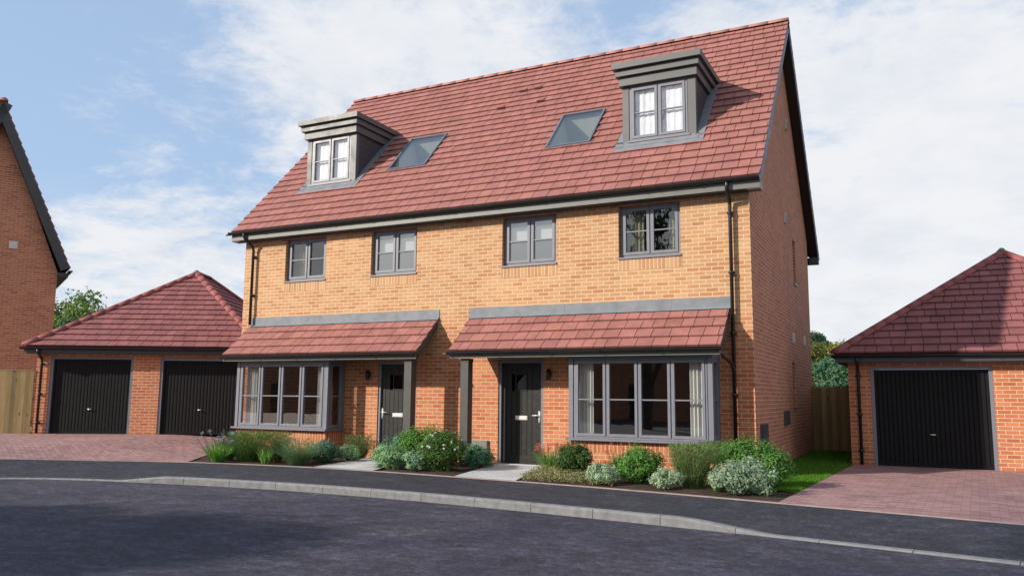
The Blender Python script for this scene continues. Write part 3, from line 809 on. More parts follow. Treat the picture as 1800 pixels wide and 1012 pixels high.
# canopies over the doors and bays
CE, CZE, CT, CF = -.8418, 2.2468, 2.9925, 3.1947
cans = [(-5.8074, -.3979), (-11.9885, -6.589)]
for i, (a, b) in enumerate(cans):
    mb = MB(); tiled(mb, [(a,CE,CZE),(b,CE,CZE),(b,-.02,CT-.0178),(a,-.02,CT-.0178)], .28, .31, (), 11+i, var=.10)
    cn = mb.build('canopy', M['tile'], house, B)
    cn['label'] = 'red tiled canopy over the right door and bay' if i == 0 else 'red tiled canopy over the left door and bay'
    # lead flashing up the wall, dressed over the top tiles
    mb = MB(); o = Vector((a-.02, 0, 0)); L_ = b-a+.04
    k = 5
    for j in range(k):
        x0, x1 = a-.02+L_*j/k+.001, a-.02+L_*(j+1)/k-.001
        mb.box(x0, x1, -.014-.002*(j % 2), -.003, CT-.03, CF)
        mb.face([(x0,-.015,CT+.03),(x1,-.015,CT+.03),(x1,-.075,CT-.022),(x0,-.075,CT-.022)])
    mb.build('lead_flashing', M['lead'], cn)
    mb = MB(); mb.box(a+.012, b-.012, CE+.002, CE+.022, 2.105, 2.205); mb.build('fascia_board', M['fascia'], cn)
    sl = Vector((0, -CE-.02, CT-CZE)).normalized(); nl = Vector((0, -sl.z, sl.y)); Ls = math.hypot(CE, CT-CZE)
    mb = MB(); mb.obox((a,CE,CZE), X, sl, nl, .02, b-a-.02, .03, Ls-.09, -.135, -.12); mb.build('canopy_soffit', M['barge'], cn)
    mb = MB(); mb.box(a+.02, b-.02, CE+.024, CE+.14, 2.108, 2.19); mb.build('canopy_beam', M['barge'], cn)
    mb = MB(); gutter(mb, (a-.01, CE, 2.225), (b+.01, CE, 2.225), .055, -Y)
    if i == 0: mb.tube([(a-.01,CE-.055,2.185),(a-.10,CE-.055,2.185)], .018, 8)
    mb.build('gutter', M['black'], cn)
    for xx, s_ in ((a, -1), (b, 1)):   # verge cheeks: dark triangular side
        mb = MB(); x0, x1 = (0, .02) if s_ < 0 else (b-a-.02, b-a)
        mb.obox((a,CE,CZE), X, sl, nl, x0, x1, .0, Ls-.12, -.125, -.004)
        mb.build('canopy_verge_board', M['barge'], cn)
for i, xx in enumerate((-5.585, -6.935)):
    mb = MB(); mb.box(xx, xx+.175, -.75, -.565, 0, 2.098); mb.box(xx-.008, xx+.183, -.758, -.557, 2.03, 2.097)
    mb.build('canopy_post', M['post'], house, B)
# bay windows
for i, (a, b) in enumerate(bays):
    yf = -.62
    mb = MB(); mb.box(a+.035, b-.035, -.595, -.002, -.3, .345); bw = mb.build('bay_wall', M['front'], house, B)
    mb = MB(); mb.box(a+.035, b-.035, -.597, -.002, .345, .566); mb.build('soldier_course', M['soldier'], bw)
    mb = MB(); mb.box(a-.038, b+.038, -.70, -.004, .568, .606); si = mb.build('bay_window', M['frame'], house, B)
    si['label'] = 'four-light bay window right of the right door' if i == 0 else 'four-light bay window at the left end'
    f = MB(); z0, z1 = .608, 2.095
    for (x0, x1) in ((a, a+.085), (b-.085, b)): f.box(x0, x1, yf, yf+.085, z0, z1); f.box(x0+.01, x1-.01, -.05, -.004, z0, z1)
    f.box(a+.005, b-.005, yf+.01, -.004, 2.068, 2.20)
    f.build('bay_frame', M['frame'], si)
    wf = window(si, None, (0,yf,0), X, -Y, a+.10, b-.10, z0+.002, 2.066, 4, 'glass', True, False, .032, .048, .03, name='casement', inset=.012, barz=.485)
    for xx, nx in ((a+.02, -X), (b-.02, X)):
        window(si, None, (xx,0,0), Y, nx, yf+.088, -.052, z0+.002, 2.066, 1, 'glass', True, False, .03, .045, name='side_casement', inset=.005, barz=.485)
    c = MB(True)
    curtain(c, (0,yf+.17,0), X, -Y, a+.16, a+(.44 if i == 0 else .50), .62, 2.06, 0, .022, .07); c.build('curtain', M['curtain'], si)
    c = MB(True); curtain(c, (0,yf+.17,0), X, -Y, b-(.44 if i == 0 else .40), b-.16, .62, 2.06, 0, .022, .07); c.build('curtain', M['curtain'], si)

# dormer (built at the right, copied to the left)
def make_dormer(ax, bx_):
    yf = .95; zc = 7.86
    ds = []
    for xx, s_ in ((ax+.01, -1), (bx_-.01, 1)):
        c = MB(); ds.append(c)
        x0, x1 = (xx, xx+.03) if s_ < 0 else (xx-.03, xx)
        ps = [(yf+.12, zr(yf+.12)-.04), (yf+.12, zc), ((zc-Ze)/slope+Ye+.03, zc)]
        q0 = [Vector((x0, *p)) for p in ps]; q1 = [Vector((x1, *p)) for p in ps]
        c.add(q0+q1, [(0,1,2),(5,4,3),(0,3,4,1),(1,4,5,2),(2,5,3,0)])
        for k in range(1, 9):   # horizontal cladding laps
            z = 6.72+.14*k
            if z > zc-.02: break
            ye = (z-Ze)/slope+Ye
            c.box(xx-.004 if s_ < 0 else xx, xx if s_ < 0 else xx+.004, yf+.14, ye, z-.012, z)
    t = MB()
    for (y0, z0, z1, x0, x1) in ((.865, 7.872, 8.045, -2.772, -1.117), (.795, 8.065, 8.190, -2.832, -1.06), (.72, 8.21, 8.335, -2.885, -1.0)):
        sft = ax+2.72; yb2 = (z1-Ze)/slope+Ye+.05
        t.box(x0+sft, x1+sft, y0, yb2, z0, z1)
    t.box(-2.80+ax+2.72, -1.09+ax+2.72, .85, 2.4, 8.186, 8.214); t.box(-2.74+ax+2.72, -1.15+ax+2.72, .90, 2.3, 8.04, 8.07)
    d = t.build('dormer', M['dormer'], house, B)
    for c in ds: c.build('dormer_cheek', M['cheek'], d)
    p = MB(); p.box(ax, ax+.135, yf, yf+.12, 6.62, zc); p.build('dormer_post', M['dormer'], d)
    p = MB(); p.box(bx_-.165, bx_, yf, yf+.12, 6.62, zc); p.build('dormer_post', M['dormer'], d)
    wn_ = window(d, None, (0,yf,0), X, -Y, ax+.145, bx_-.178, 6.675, 7.865, 2, 'glass_clear', True, False, .04, .055, .03, name='dormer_window', inset=.015)
    s = MB(); s.box(ax+.10, bx_-.12, yf-.045, yf+.05, 6.632, 6.668); s.build('dormer_sill', M['frame'], d)
    bl = MB(True); curtain(bl, (0,yf+.10,0), X, -Y, ax+.16, bx_-.19, 6.68, 7.86, 0, .005, .13); bl.build('bright_backing', M['blind'], d)  # white sheet added behind the glass to stand in for bright reflected sky
    # lead around the base, laid on the tiles
    l = MB(); pt = lambda x, y, h=.036: Vector((x, y, zr(y))) + N_*h
    def slab(q, h0=.036):
        up = [Vector((x, y, zr(y))) + N_*h0 for x, y in q]; dn_ = [Vector((x, y, zr(y))) + N_*.0 for x, y in q]; n = len(q)
        l.add(up+dn_, [tuple(range(n))]+[(j, j+n, (j+1) % n+n, (j+1) % n) for j in range(n)])
    slab([(ax-.15,.745),(bx_+.17,.745),(bx_+.17,.955),(ax-.15,.955)])
    slab([(ax-.14,.85),(bx_+.06,.85),(bx_+.06,1.0),(ax-.14,1.0)], .042)
    k = 8; y0, y1 = .96, 2.42
    for j in range(k):
        a0, a1 = y0+(y1-y0)*j/k, y0+(y1-y0)*(j+1)/k+.01
        slab([(bx_-.02,a0),(bx_+.165,a0),(bx_+.165,a1),(bx_-.02,a1)], .042-.001*(j % 2)); slab([(ax-.14,a0),(ax+.02,a0),(ax+.02,a1),(ax-.14,a1)], .042-.001*(j % 2))
    l.build('lead_flashing', M['lead'], d)
    return d
d2 = make_dormer(-2.72, -1.165); d2['label'] = 'grey dormer at the right end of the roof'
d1 = copy_tree(d2, house); d1.location.x -= 8.54; d1['label'] = 'grey dormer at the left end of the roof'
# skylights
for i, (a, b, y0, y1) in enumerate(skys):
    v0, v1 = sky_l(y0), sky_l(y1); u0, u1 = a-XL, b-XL; f = MB()
    bxx = lambda m_, p, q, r_, s_, h0, h1: m_.obox(O_, U_, V_, N_, p, q, r_, s_, h0, h1)
    bxx(f, u0-.005, u0+.04, v0, v1, -.02, .062); bxx(f, u1-.04, u1+.005, v0, v1, -.02, .062)
    bxx(f, u0+.04, u1-.04, v0, v0+.04, -.02, .058); bxx(f, u0+.04, u1-.04, v1-.05, v1, -.02, .064)
    bxx(f, u0-.03, u1+.03, v0-.03, v0-.002, .02, .045)
    so_ = f.build('skylight', M['verge'], house, B)
    so_['label'] = 'skylight beside the left dormer' if i == 1 - 1 else 'skylight beside the right dormer'
    g = MB(); P_ = lambda u, v, h: O_+U_*u+V_*v+N_*h
    g.face([P_(u0+.035,v0+.035,.045), P_(u1-.035,v0+.035,.045), P_(u1-.035,v1-.045,.045), P_(u0+.035,v1-.045,.045)]); g.build('pane', M['glass_sky'], so_)
    r_ = MB(); dn = Vector((0,.10,-.62)); c4 = [P_(u0+.01,v0+.01,-.01), P_(u1-.01,v0+.01,-.01), P_(u1-.01,v1-.01,-.01), P_(u0+.01,v1-.01,-.01)]
    e4 = [c+dn*1.2 for c in c4]; e4[2] = e4[2]+Vector((0,.35,0)); e4[3] = e4[3]+Vector((0,.35,0))
    for j in range(4): r_.face([c4[j], c4[(j+1) % 4], e4[(j+1) % 4], e4[j]])
    r_.face(e4); r_.build('skylight_reveal', M['reveal'], so_)
# downpipes
p = MB(True); xx = -.335
p.tube([(xx,Ye-.06,5.27),(xx,Ye-.06,5.18),(xx,Ye-.05,5.10),(xx,-.10,4.95),(xx,-.085,4.86),(xx,-.085,.02)], .034, 12)
for z in (4.72,3.62,2.52,1.42,.45): pipe_clip(p, (xx,-.085,z))
p.tube([(-.395,CE-.05,2.16),(-.372,CE+.02,2.08),(-.345,-.25,1.98),(xx,-.13,1.86),(xx,-.10,1.78)], .030, 10)
p.build('downpipe', M['black'], house, B)
p = MB(True); xx = -11.94
p.tube([(xx-.12,Ye-.06,5.27),(xx-.12,Ye-.06,5.20),(xx-.1,Ye-.03,5.12),(xx-.01,-.11,4.95),(xx,-.085,4.85),(xx,-.085,3.02)], .034, 12)
for z in (4.7,3.75): pipe_clip(p, (xx,-.085,z))
p.build('downpipe', M['black'], house, B)
# wall fittings
mb = MB(); mb.box(-5.745,-5.335,-.05,-.003,.10,.46); mb.box(-5.735,-5.345,-.058,-.051,.11,.45); mb.build('meter_box', M['greybox'], house, B)
mb = MB(); mb.box(.003,.05,.42,.98,-.02,.90); mb.box(.051,.06,.44,.96,.0,.88); mb.build('meter_cabinet', M['darkbox'], house, B)
mb = MB(); mb.box(.003,.045,3.28,3.86,.80,1.10); mb.box(.046,.056,3.30,3.84,.82,1.08); mb.build('meter_box', M['darkbox'], house, B)
for (y_, z_) in ((4.45,5.50), (5.10,2.76), (7.10,2.82), (5.16,7.95)):
    mb = MB(); mb.box(.003,.03,y_-.1,y_+.1,z_-.12,z_+.12)
    for k in range(4): mb.obox((.03,y_,z_-.09+.055*k), Y, Vector((.6,0,-.8)), Vector((.8,0,.6)), -.085, .085, -.025, .025, 0, .006)
    mb.build('wall_vent', M['white'], house, B)
p = MB(); p.box(-.004,.004,.0,1.1,3.22,3.236); 
# ------------------------------------------------------------------ garages
def garage(name, label, loc, rz, Wd, doors_, half, depth=7.6, pipex=.17, seed=5):
    t = thing(name, label, 'garage', loc, rz, 'double garages with hipped roofs')
    mb = MB(); hs = [(a, b, -.3, 2.05) for a, b in doors_]
    wall_cells(mb, (0,0,0), X, -Y, 0, Wd, -.3, 2.22, hs, .11)
    mb.face([(0,depth,-.3),(0,0,-.3),(0,0,2.22),(0,depth,2.22)]); mb.face([(Wd,0,-.3),(Wd,depth,-.3),(Wd,depth,2.22),(Wd,0,2.22)]); mb.face([(Wd,depth,-.3),(0,depth,-.3),(0,depth,2.22),(Wd,depth,2.22)])
    mb.build('wall', M['red'], t)
    ov = .25; e = .30; ze = 2.31; za = 4.80; cx = Wd/2; ya = 3.24; yb2 = depth+.3-3.54
    A, B_, C_, D_ = (-ov,-e,ze), (Wd+ov,-e,ze), (Wd+ov,depth+e,ze), (-ov,depth+e,ze); R1, R2 = (cx,ya,za), (cx,yb2,za)
    mb = MB()
    tiled(mb, [A,B_,R1], .283, .31, (), seed, var=.10); tiled(mb, [B_,C_,R2,R1], .283, .31, (), seed+1, var=.10)
    tiled(mb, [C_,D_,R2], .283, .31, (), seed+2, var=.10); tiled(mb, [D_,A,R1,R2], .283, .31, (), seed+3, var=.10)
    rf = mb.build('roof', M['tile2'], t)
    mb = MB(True); up = Vector((0,0,.05))
    for a, b in ((A,R1),(B_,R1),(C_,R2),(D_,R2),(R1,R2)):
        a_, b_ = Vector(a), Vector(b); ridge_run(mb, a_+up, b_+up, .115, .38, 1, .45)
    mb.build('hip_tiles', M['ridge2'], rf)
    mb = MB(True); mb.tube([Vector(R1)+Vector((-.02,-.02,.0)), Vector(R1)+Vector((0,0,.11))], .12, 10, r2=.05); mb.build('mortar_cap', M['kerb'], rf)
    mb = MB()
    mb.box(-ov+.03,Wd+ov-.03,-e+.03,-e+.05,2.13,2.265); mb.box(-ov+.03,-ov+.05,-e+.052,depth+e-.03,2.13,2.265); mb.box(Wd+ov-.05,Wd+ov-.03,-e+.052,depth+e-.03,2.13,2.265)
    mb.build('fascia_board', M['black'] if False else M['barge'], t)
    mb = MB(); mb.box(-ov+.052,Wd+ov-.052,-e+.052,-.003,2.122,2.135); mb.box(-ov+.052,-.003,.0,depth,2.122,2.135); mb.build('soffit', M['barge'], t)
    mb = MB(); gutter(mb, (-ov-.03,-e+.029,2.285), (Wd+ov+.03,-e+.029,2.285), .056, -Y); gutter(mb, (-ov+.029,-e,2.285), (-ov+.029,depth+e,2.285), .056, -X)
    mb.build('gutter', M['black'], t)
    mb = MB(True); mb.tube([(pipex,-e-.03,2.22),(pipex,-e-.01,2.14),(pipex,-.10,1.99),(pipex,-.075,1.92),(pipex,-.075,.02)], .034, 12)
    for z in (1.85,1.05,.3): pipe_clip(mb, (pipex,-.075,z))
    mb.build('downpipe', M['black'], t)
    for a, b in doors_:
        f = MB(); f.box(a+.003,a+.07,.015,.10,0,2.047); f.box(b-.07,b-.003,.015,.10,0,2.047); f.box(a+.07,b-.07,.015,.10,1.985,2.047)
        fo = f.build('door_frame', M['frame'], t)
        d = MB(); x0, x1 = a+.074, b-.074; d.box(x0,x1,.075,.095,.012,1.982)
        d.box(x0,x1,.062,.075,.012,.07); d.box(x0,x1,.062,.075,1.93,1.982); d.box(x0,x0+.05,.062,.075,.07,1.93); d.box(x1-.05,x1,.062,.075,.07,1.93)
        n = int((x1-x0-.1)/.085); wd = (x1-x0-.1)/n
        for k in range(n):
            xa = x0+.05+wd*k; zz0, zz1 = .07, 1.93; s_ = wd*.22
            q = [(xa,.075),(xa+s_,.062),(xa+wd-s_*1.2,.062),(xa+wd-s_*.2,.075)]
            for (p1, q1), (p2, q2) in zip(q, q[1:]): d.face([(p1,q1,zz0),(p2,q2,zz0),(p2,q2,zz1),(p1,q1,zz1)])
        do = d.build('garage_door', M['gdoor'], t)
        h = MB(True); cx_ = (a+b)/2; h.tube([(cx_,.06,.66),(cx_,.02,.66)], .014, 8); h.tube([(cx_-.05,.018,.66),(cx_+.05,.018,.66)], .011, 8); h.build('handle', M['steel'], do)
    return t
garage('garage', 'brick garage with black doors at left, half behind the left bay', (-18.536,-1.058,.25), R(28.2), 5.86, [(.365,2.56),(3.28,5.48)], 2.93, seed=21)
garage('garage', 'brick garage with one black ribbed door in view at the right edge', (1.255,3.92,0), 0, 6.5, [(.43,2.665),(3.84,6.07)], 3.25, pipex=.2, seed=31)

# ------------------------------------------------------------------ left house (gable end)
c0 = (-22.9, 2.22, .25); ang = R(90-29)
lh = thing('gabled_house', 'tall brick house with steep black-edged gable behind the left fence', 'house', c0, ang)
# local frame: x along the wall (corner at 0, wall goes to -4.2), -y toward the viewer
Wl = 3.9; zE = 5.04; zA = 10.35
mb = MB(); mb.face([(-Wl,0,-.5),(0,0,-.5),(0,0,zE),(-.0,0,zE),(-Wl/2,0,zA-.3),(-Wl,0,zE)][0:3]+[(-Wl/2,0,zA-.25),(-Wl,0,zE)])
mb.face([(0,0,-.5),(0,9,-.5),(0,9,zE),(0,0,zE)]); mb.face([(-Wl,9,-.5),(-Wl,0,-.5),(-Wl,0,zE),(-Wl,9,zE)]); mb.face([(0,9,-.5),(-Wl,9,-.5),(-Wl,9,zE),(-Wl/2,9,zA-.25),(0,9,zE)])
mb.build('wall', M['left'], lh)
ex, ez = .31, 5.17; rx, rz_ = -Wl/2, 10.44
mb = MB(); tiled(mb, [(ex,9.3,ez),(ex,-.38,ez),(rx,-.38,rz_),(rx,9.3,rz_)], .283, .31, (), 41); tiled(mb, [(2*rx-ex,-.38,ez),(2*rx-ex,9.3,ez),(rx,9.3,rz_),(rx,-.38,rz_)], .283, .31, (), 42)
rf = mb.build('roof', M['tile'], lh)
mb = MB(True); ridge_run(mb, (rx,-.40,rz_+.05), (rx,9.3,rz_+.05), .12, .45, 1, .25); mb.build('ridge_tiles', M['ridge'], rf)
for s_ in (1, -1):
    a = Vector((rx+(ex-rx)*s_, -.36, ez)); b = Vector((rx, -.36, rz_)); d = (b-a).normalized(); L_ = (b-a).length; n_ = Vector((0,1,0)).cross(d)
    if n_.z < 0: n_ = -n_
    mb = MB(); mb.obox(a, d, n_, Vector((0,-1,0)), 0, L_-.02*s_ if s_ > 0 else L_, -.27, .0, -.01, .02); mb.build('barge_board', M['barge'], lh)
    mb = MB(); mb.obox(a, d, n_, Vector((0,-1,0)), 0, L_, -.25, -.235, -.355, -.012); mb.build('verge_soffit', M['black'], lh)
mb = MB(); mb.box(.003,ex-.02,-.35,9.2,4.86,5.0); mb.build('eaves_box', M['black'], lh)
mb = MB(); gutter(mb, (ex-.02,-.45,5.08), (ex-.02,9.3,5.08), .06, X); mb.build('gutter', M['black'], lh)
mb = MB(); mb.box(-1.44,-1.20,-.03,-.003,5.70,5.94); mb.build('wall_vent', M['white'], lh)

# ------------------------------------------------------------------ fences
def fence(name, label, loc, rz, L_, h, seed=1):
    t = thing(name, label, 'fence', loc, rz); rnd = random.Random(seed); mb = MB(); x = 0; wd = .118
    while x < L_-.02:
        c = rnd.uniform(.62, 1.22); dz_ = rnd.uniform(-.004, .004); x1 = min(x+wd+.012, L_)
        mb.add([(x,-.008-.006,0),(x1,.004-.006,0),(x1,.016,0),(x,.012,0),(x,-.008-.006,h+dz_),(x1,.004-.006,h+dz_),(x1,.016,h+dz_),(x,.012,h+dz_)], [(0,1,5,4),(4,5,6,7),(2,3,7,6),(1,2,6,5),(3,0,4,7)], (c, c*rnd.uniform(.97,1.03), c*rnd.uniform(.9,1.05)))
        x += wd
    mb.build('boards', M['wood'], t)
    for z in (.3, h*.55, h-.25):
        m_ = MB(); m_.box(0,L_,.02,.06,z-.04,z+.04,.9); m_.build('rail', M['wood'], t)
    m_ = MB(); m_.box(-.0,L_,-.018,.03,h+.006,h+.028,.85); m_.build('capping', M['wood'], t)
    for x in ([0.04, L_-.05] if L_ < 2 else [0.05+1.83*k for k in range(int(L_/1.83)+1)]):
        m_ = MB(); m_.box(x-.04,x+.04,.062,.14,-.1,h); m_.build('post', M['wood'], t)
    return t
ca, sa = math.cos(R(28.2)), math.sin(R(28.2)); fl = 6.0; off = -.02
fence('fence', 'timber fence between the left house and the left garage', (-18.536-(fl+.03)*ca-off*sa, -1.058-(fl+.03)*sa+off*ca, .25), R(28.2), fl, 1.66, 3)
fence('fence', 'timber fence closing the grass strip beside the right garage', (.012, 8.35, 0), 0, 1.235, 1.66, 4)

# ------------------------------------------------------------------ vegetation
def rnd_unit(r):
    while True:
        v = Vector((r.uniform(-1,1), r.uniform(-1,1), r.uniform(-1,1)))
        if .05 < v.length < 1: return v.normalized()
def leaf(mb, p, nrm, size, col, aspect=.5, r=random, fold=.12):
    a = nrm.cross(rnd_unit(r)).normalized(); b = nrm.cross(a)
    L_, w_ = size, size*aspect
    mb.add([p - a*L_*.5, p + b*w_*.5 - nrm*size*fold, p + a*L_*.5, p - b*w_*.5 - nrm*size*fold], [(0,1,2),(0,2,3)], col)
def stems(mb, p, top_pts, r=.006):
    for q in top_pts:
        m_ = (Vector(p)+Vector(q))/2 + Vector((random.uniform(-.03,.03), random.uniform(-.03,.03), .02)); mb.tube([p, m_, q], r, 5, cap=False, r2=r*.4)
def shrub(name, label, x, y, rx, ry, h, col, n, size, seed, aspect=.5, cvar=.35, mat_trans=.25, flowers=None, loose=.12, clumps=28, z0=.03, group=None, hue=.12, tips=1.25):
    r = random.Random(seed); t = thing(name, label, 'shrub' if 'shrub' in name or 'bush' in name else 'plant', (x, y, 0), 0, group)
    mb = MB(); z0 = 0; cz = h*.46; rz3 = h*.54; n = int(n*1.75); clumps = int(clumps*1.7); rx *= 1.12; ry *= 1.12
    cl = []
    for _ in range(clumps):   # twig ends spread over and inside the crown
        d = rnd_unit(r); d.z = abs(d.z)-.25 if r.random() < .5 else d.z
        d.normalize(); q = r.uniform(.55, .92)
        cl.append((Vector((d.x*rx*q, d.y*ry*q, cz+d.z*rz3*q*(1+r.uniform(-.1,.1)))), d, r.uniform(.7,1.2)))
    cr = min(rx, ry, rz3)*.36
    for i in range(n):
        c, d, br = cl[r.randrange(len(cl))]
        off = rnd_unit(r)*cr*(r.random()**.45)*r.uniform(.8, 1+loose*3)
        p = c + off
        if p.z < .015: p.z = .015+r.random()*.04
        nrm = (off.normalized()*.6 + d*.5 + Vector((0,0,.35)) + rnd_unit(r)*.55).normalized()
        k = br*(1+r.uniform(-cvar, cvar)*(.6 if 'silver' in name else 1)); young = (1.0 if 'silver' in name else tips) if r.random() < .25 else 1
        leaf(mb, p, nrm, size*r.uniform(.65, 1.25), (k*young, k*young*r.uniform(1-hue*.3, 1+hue*.3), k*r.uniform(1-hue, 1+hue)), aspect, r)
    mb.build('foliage', leafmat(name+'_leaf', [min(.6, c*1.22) for c in col], mat_trans), t)
    s = MB(True); stems(s, Vector((0,0,-.02)), [c*.92 for c, d, b in cl[:14]], .007); s.build('stems', M['bark'], t)
    if flowers:
        fc, fn, fs = flowers; fm = leafmat(name+'_petal', fc, .3)
        for _ in range(fn):
            f = MB()
            d = rnd_unit(r); d.z = abs(d.z)*.8+.1; d.normalize()
            p = Vector((d.x*rx*1.04, d.y*ry*1.04, cz+d.z*rz3*1.05))
            for k in range(7):
                q = rnd_unit(r)*fs*.5; leaf(f, p+q, (d+q.normalized()*.6).normalized(), fs, r.uniform(.8, 1.2), .8, r)
            f.build('flower', fm, t)
    return t
def blades(mb, cx, cy, n, rad, h, r, wd=.006, lean=.5, colr=(.7,1.25), curve=.5, seg=4, zb=.0, spread=1.0):
    for _ in range(n):
        a = r.uniform(0, 2*math.pi); q = rad*math.sqrt(r.random()); b = Vector((cx+math.cos(a)*q*.45, cy+math.sin(a)*q*.45, zb))
        a2 = a + r.uniform(-.7, .7); d = Vector((math.cos(a2), math.sin(a2), 0)); hh = h*r.uniform(.6, 1.08); ln = lean*r.uniform(.1, 1.0)*spread
        sd_ = Vector((-d.y, d.x, 0)); sd_ = (sd_*math.cos(1)+d*math.sin(r.uniform(-1,1))).normalized(); vs_ = []
        for k in range(seg+1):
            t = k/seg; p = b + d*(q*.55*t + ln*hh*t**(1+curve)) + Vector((0,0,hh*(t-.18*ln*t*t*2))); w_ = wd*(1-t*.85)
            vs_ += [p - sd_*w_, p + sd_*w_]
        c = r.uniform(*colr)
        mb.add(vs_, [(2*k, 2*k+1, 2*k+3, 2*k+2) for k in range(seg)], (c, c*r.uniform(.95,1.05), c*r.uniform(.85,1.1)))
def grassy(name, label, x, y, rad, h, n, col, seed, wd=.005, lean=.5, needle=None, extra=None, cat='plant', group=None, colr=(.65,1.3)):
    r = random.Random(seed); t = thing(name, label, cat, (x, y, 0), 0, group); rad *= 1.22; h *= 1.12; n = int(n*1.5)
    mb = MB(); blades(mb, 0, 0, n, rad, h, r, wd, lean, colr)
    if needle:   # feathery side needles along upright stems
        nn_, nl = needle
        for _ in range(int(nn_*1.7)):
            a = r.uniform(0, 2*math.pi); q = rad*math.sqrt(r.random()); hh = h*r.uniform(.15, .95)
            p = Vector((math.cos(a)*q*(.5+.55*hh/h), math.sin(a)*q*(.5+.55*hh/h), hh)); d = (rnd_unit(r)+Vector((math.cos(a)*.5, math.sin(a)*.5, .9))).normalized()
            s_ = d.orthogonal().normalized()*.0048; c = r.uniform(*colr)*(.75+.4*hh/h)
            mb.add([p-s_, p+s_, p+d*nl], [(0,1,2)], (c, c, c*.95))
    mb.build('foliage', leafmat(name+'_blade', [min(.6, c*1.35) for c in col], .2), t)
    if extra: extra(t, r)
    return t
def flower_spikes(col, n, rad, h0, h1, size, petals=14, head=.10, stalk=(.06,.10,.03), lean=.15):
    def fn(t, r):
        ms, mp = leafmat('stalk', stalk, .1), leafmat('petal', [min(1,c*1.5) for c in col], .3)
        for _ in range(n):
            a = r.uniform(0, 2*math.pi); q = rad*1.1*math.sqrt(r.random()); hh = r.uniform(h0, h1)*1.1; b = Vector((math.cos(a)*q*.5, math.sin(a)*q*.5, 0)); e = Vector((math.cos(a)*q+math.cos(a)*lean*hh*.4, math.sin(a)*q+math.sin(a)*lean*hh*.4, hh))
            f = MB(); f.tube([b, (b+e)/2+Vector((0,0,.02)), e], .004, 5, cap=False); n0 = len(f.m)
            for k in range(petals*2):
                p = e + Vector((r.gauss(0, size*.38), r.gauss(0, size*.38), -r.random()*head)); leaf(f, p, rnd_unit(r), size*r.uniform(.45,.8), r.uniform(.75,1.3), .55, r)
            f.m[n0:] = [1]*(len(f.m)-n0)
            f.build('flower', [ms, mp], t)
    return fn
SIL = (.27,.35,.235); DG = (.035,.085,.018); MG = (.055,.125,.026); BG = (.10,.185,.135)
# left bed
grassy('iris_clump', 'bright green strappy clump with violet flowers beside the left driveway', -10.12, -2.60, .20, .36, 200, (.115,.25,.05), 1, .008, .75, extra=flower_spikes((.22,.20,.36), 16, .30, .34, .60, .040, 14, .05, lean=.8))
grassy('feathery_plant', 'dark green feathery plant left of the coral flowers, under the left bay', -9.72, -2.20, .34, .55, 420, (.075,.135,.040), 2, .004, .45, (2600,.05))
grassy('feathery_plant', 'brownish green feathery plant behind the coral flowers', -9.10, -2.15, .30, .55, 380, (.10,.125,.045), 3, .004, .42, (2300,.05))
grassy('red_hot_poker', 'small coral flowered clump in front of the left bay', -8.88, -2.60, .09, .30, 46, (.10,.22,.05), 4, .008, .45, extra=flower_spikes((.36,.13,.09), 5, .08, .34, .44, .028, 12, .05))
grassy('lavender_bush', 'grey green spiky tuft right of the coral flowers', -8.36, -2.25, .30, .46, 620, (.10,.165,.095), 5, .0045, .95, (500,.06))
grassy('lavender_bush', 'small violet flowered lavender at the far left end of the bed, behind the strappy clump', -10.35, -2.15, .22, .42, 300, (.10,.155,.08), 61, .0045, .7, (700,.05), extra=flower_spikes((.17,.14,.32), 26, .30, .40, .58, .026, 10, .09, lean=.6))
shrub('leafy_shrub', 'blue green leafy shrub at the corner of the left bay', -8.32, -1.55, .27, .27, .50, (.075,.15,.11), 1500, .055, 6, flowers=((.40,.10,.06), 5, .03))
shrub('silver_shrub', 'small pale silvery shrub beside the left garden path', -8.05, -1.05, .24, .24, .33, (.19,.30,.17), 1000, .045, 7)
grassy('feathery_plant', 'thin grassy plant against the wall behind the small silvery shrub', -8.28, -.42, .24, .46, 260, (.11,.135,.055), 8, .004, .55, (1200,.05))
# middle bed
shrub('silver_shrub', 'pale green shrub at the left front of the middle bed, by the path', -6.33, -2.02, .36, .36, .42, (.17,.29,.15), 2100, .048, 9, clumps=38)
shrub('silver_shrub', 'grey green shrub just left of the white flowered bush', -5.74, -2.02, .30, .30, .36, (.17,.28,.17), 1500, .045, 10)
shrub('leafy_shrub', 'blue green shrub in front of the left canopy post', -6.72, -1.25, .38, .36, .54, (.09,.185,.125), 1900, .05, 11, clumps=34)
shrub('leafy_shrub', 'broad green shrub between the two canopy posts', -6.17, -1.12, .58, .42, .78, (.065,.155,.030), 4200, .050, 12, clumps=52, tips=1.5)
shrub('flowering_bush', 'rounded dark bush with small white flowers in the middle bed', -5.30, -1.80, .40, .38, .72, (.045,.095,.020), 4200, .045, 13, flowers=((.62,.58,.66), 34, .030), clumps=60, loose=.05)
shrub('leafy_shrub', 'blue green shrub at the foot of the right canopy post', -5.02, -.95, .30, .30, .44, (.07,.165,.10), 1600, .05, 14)
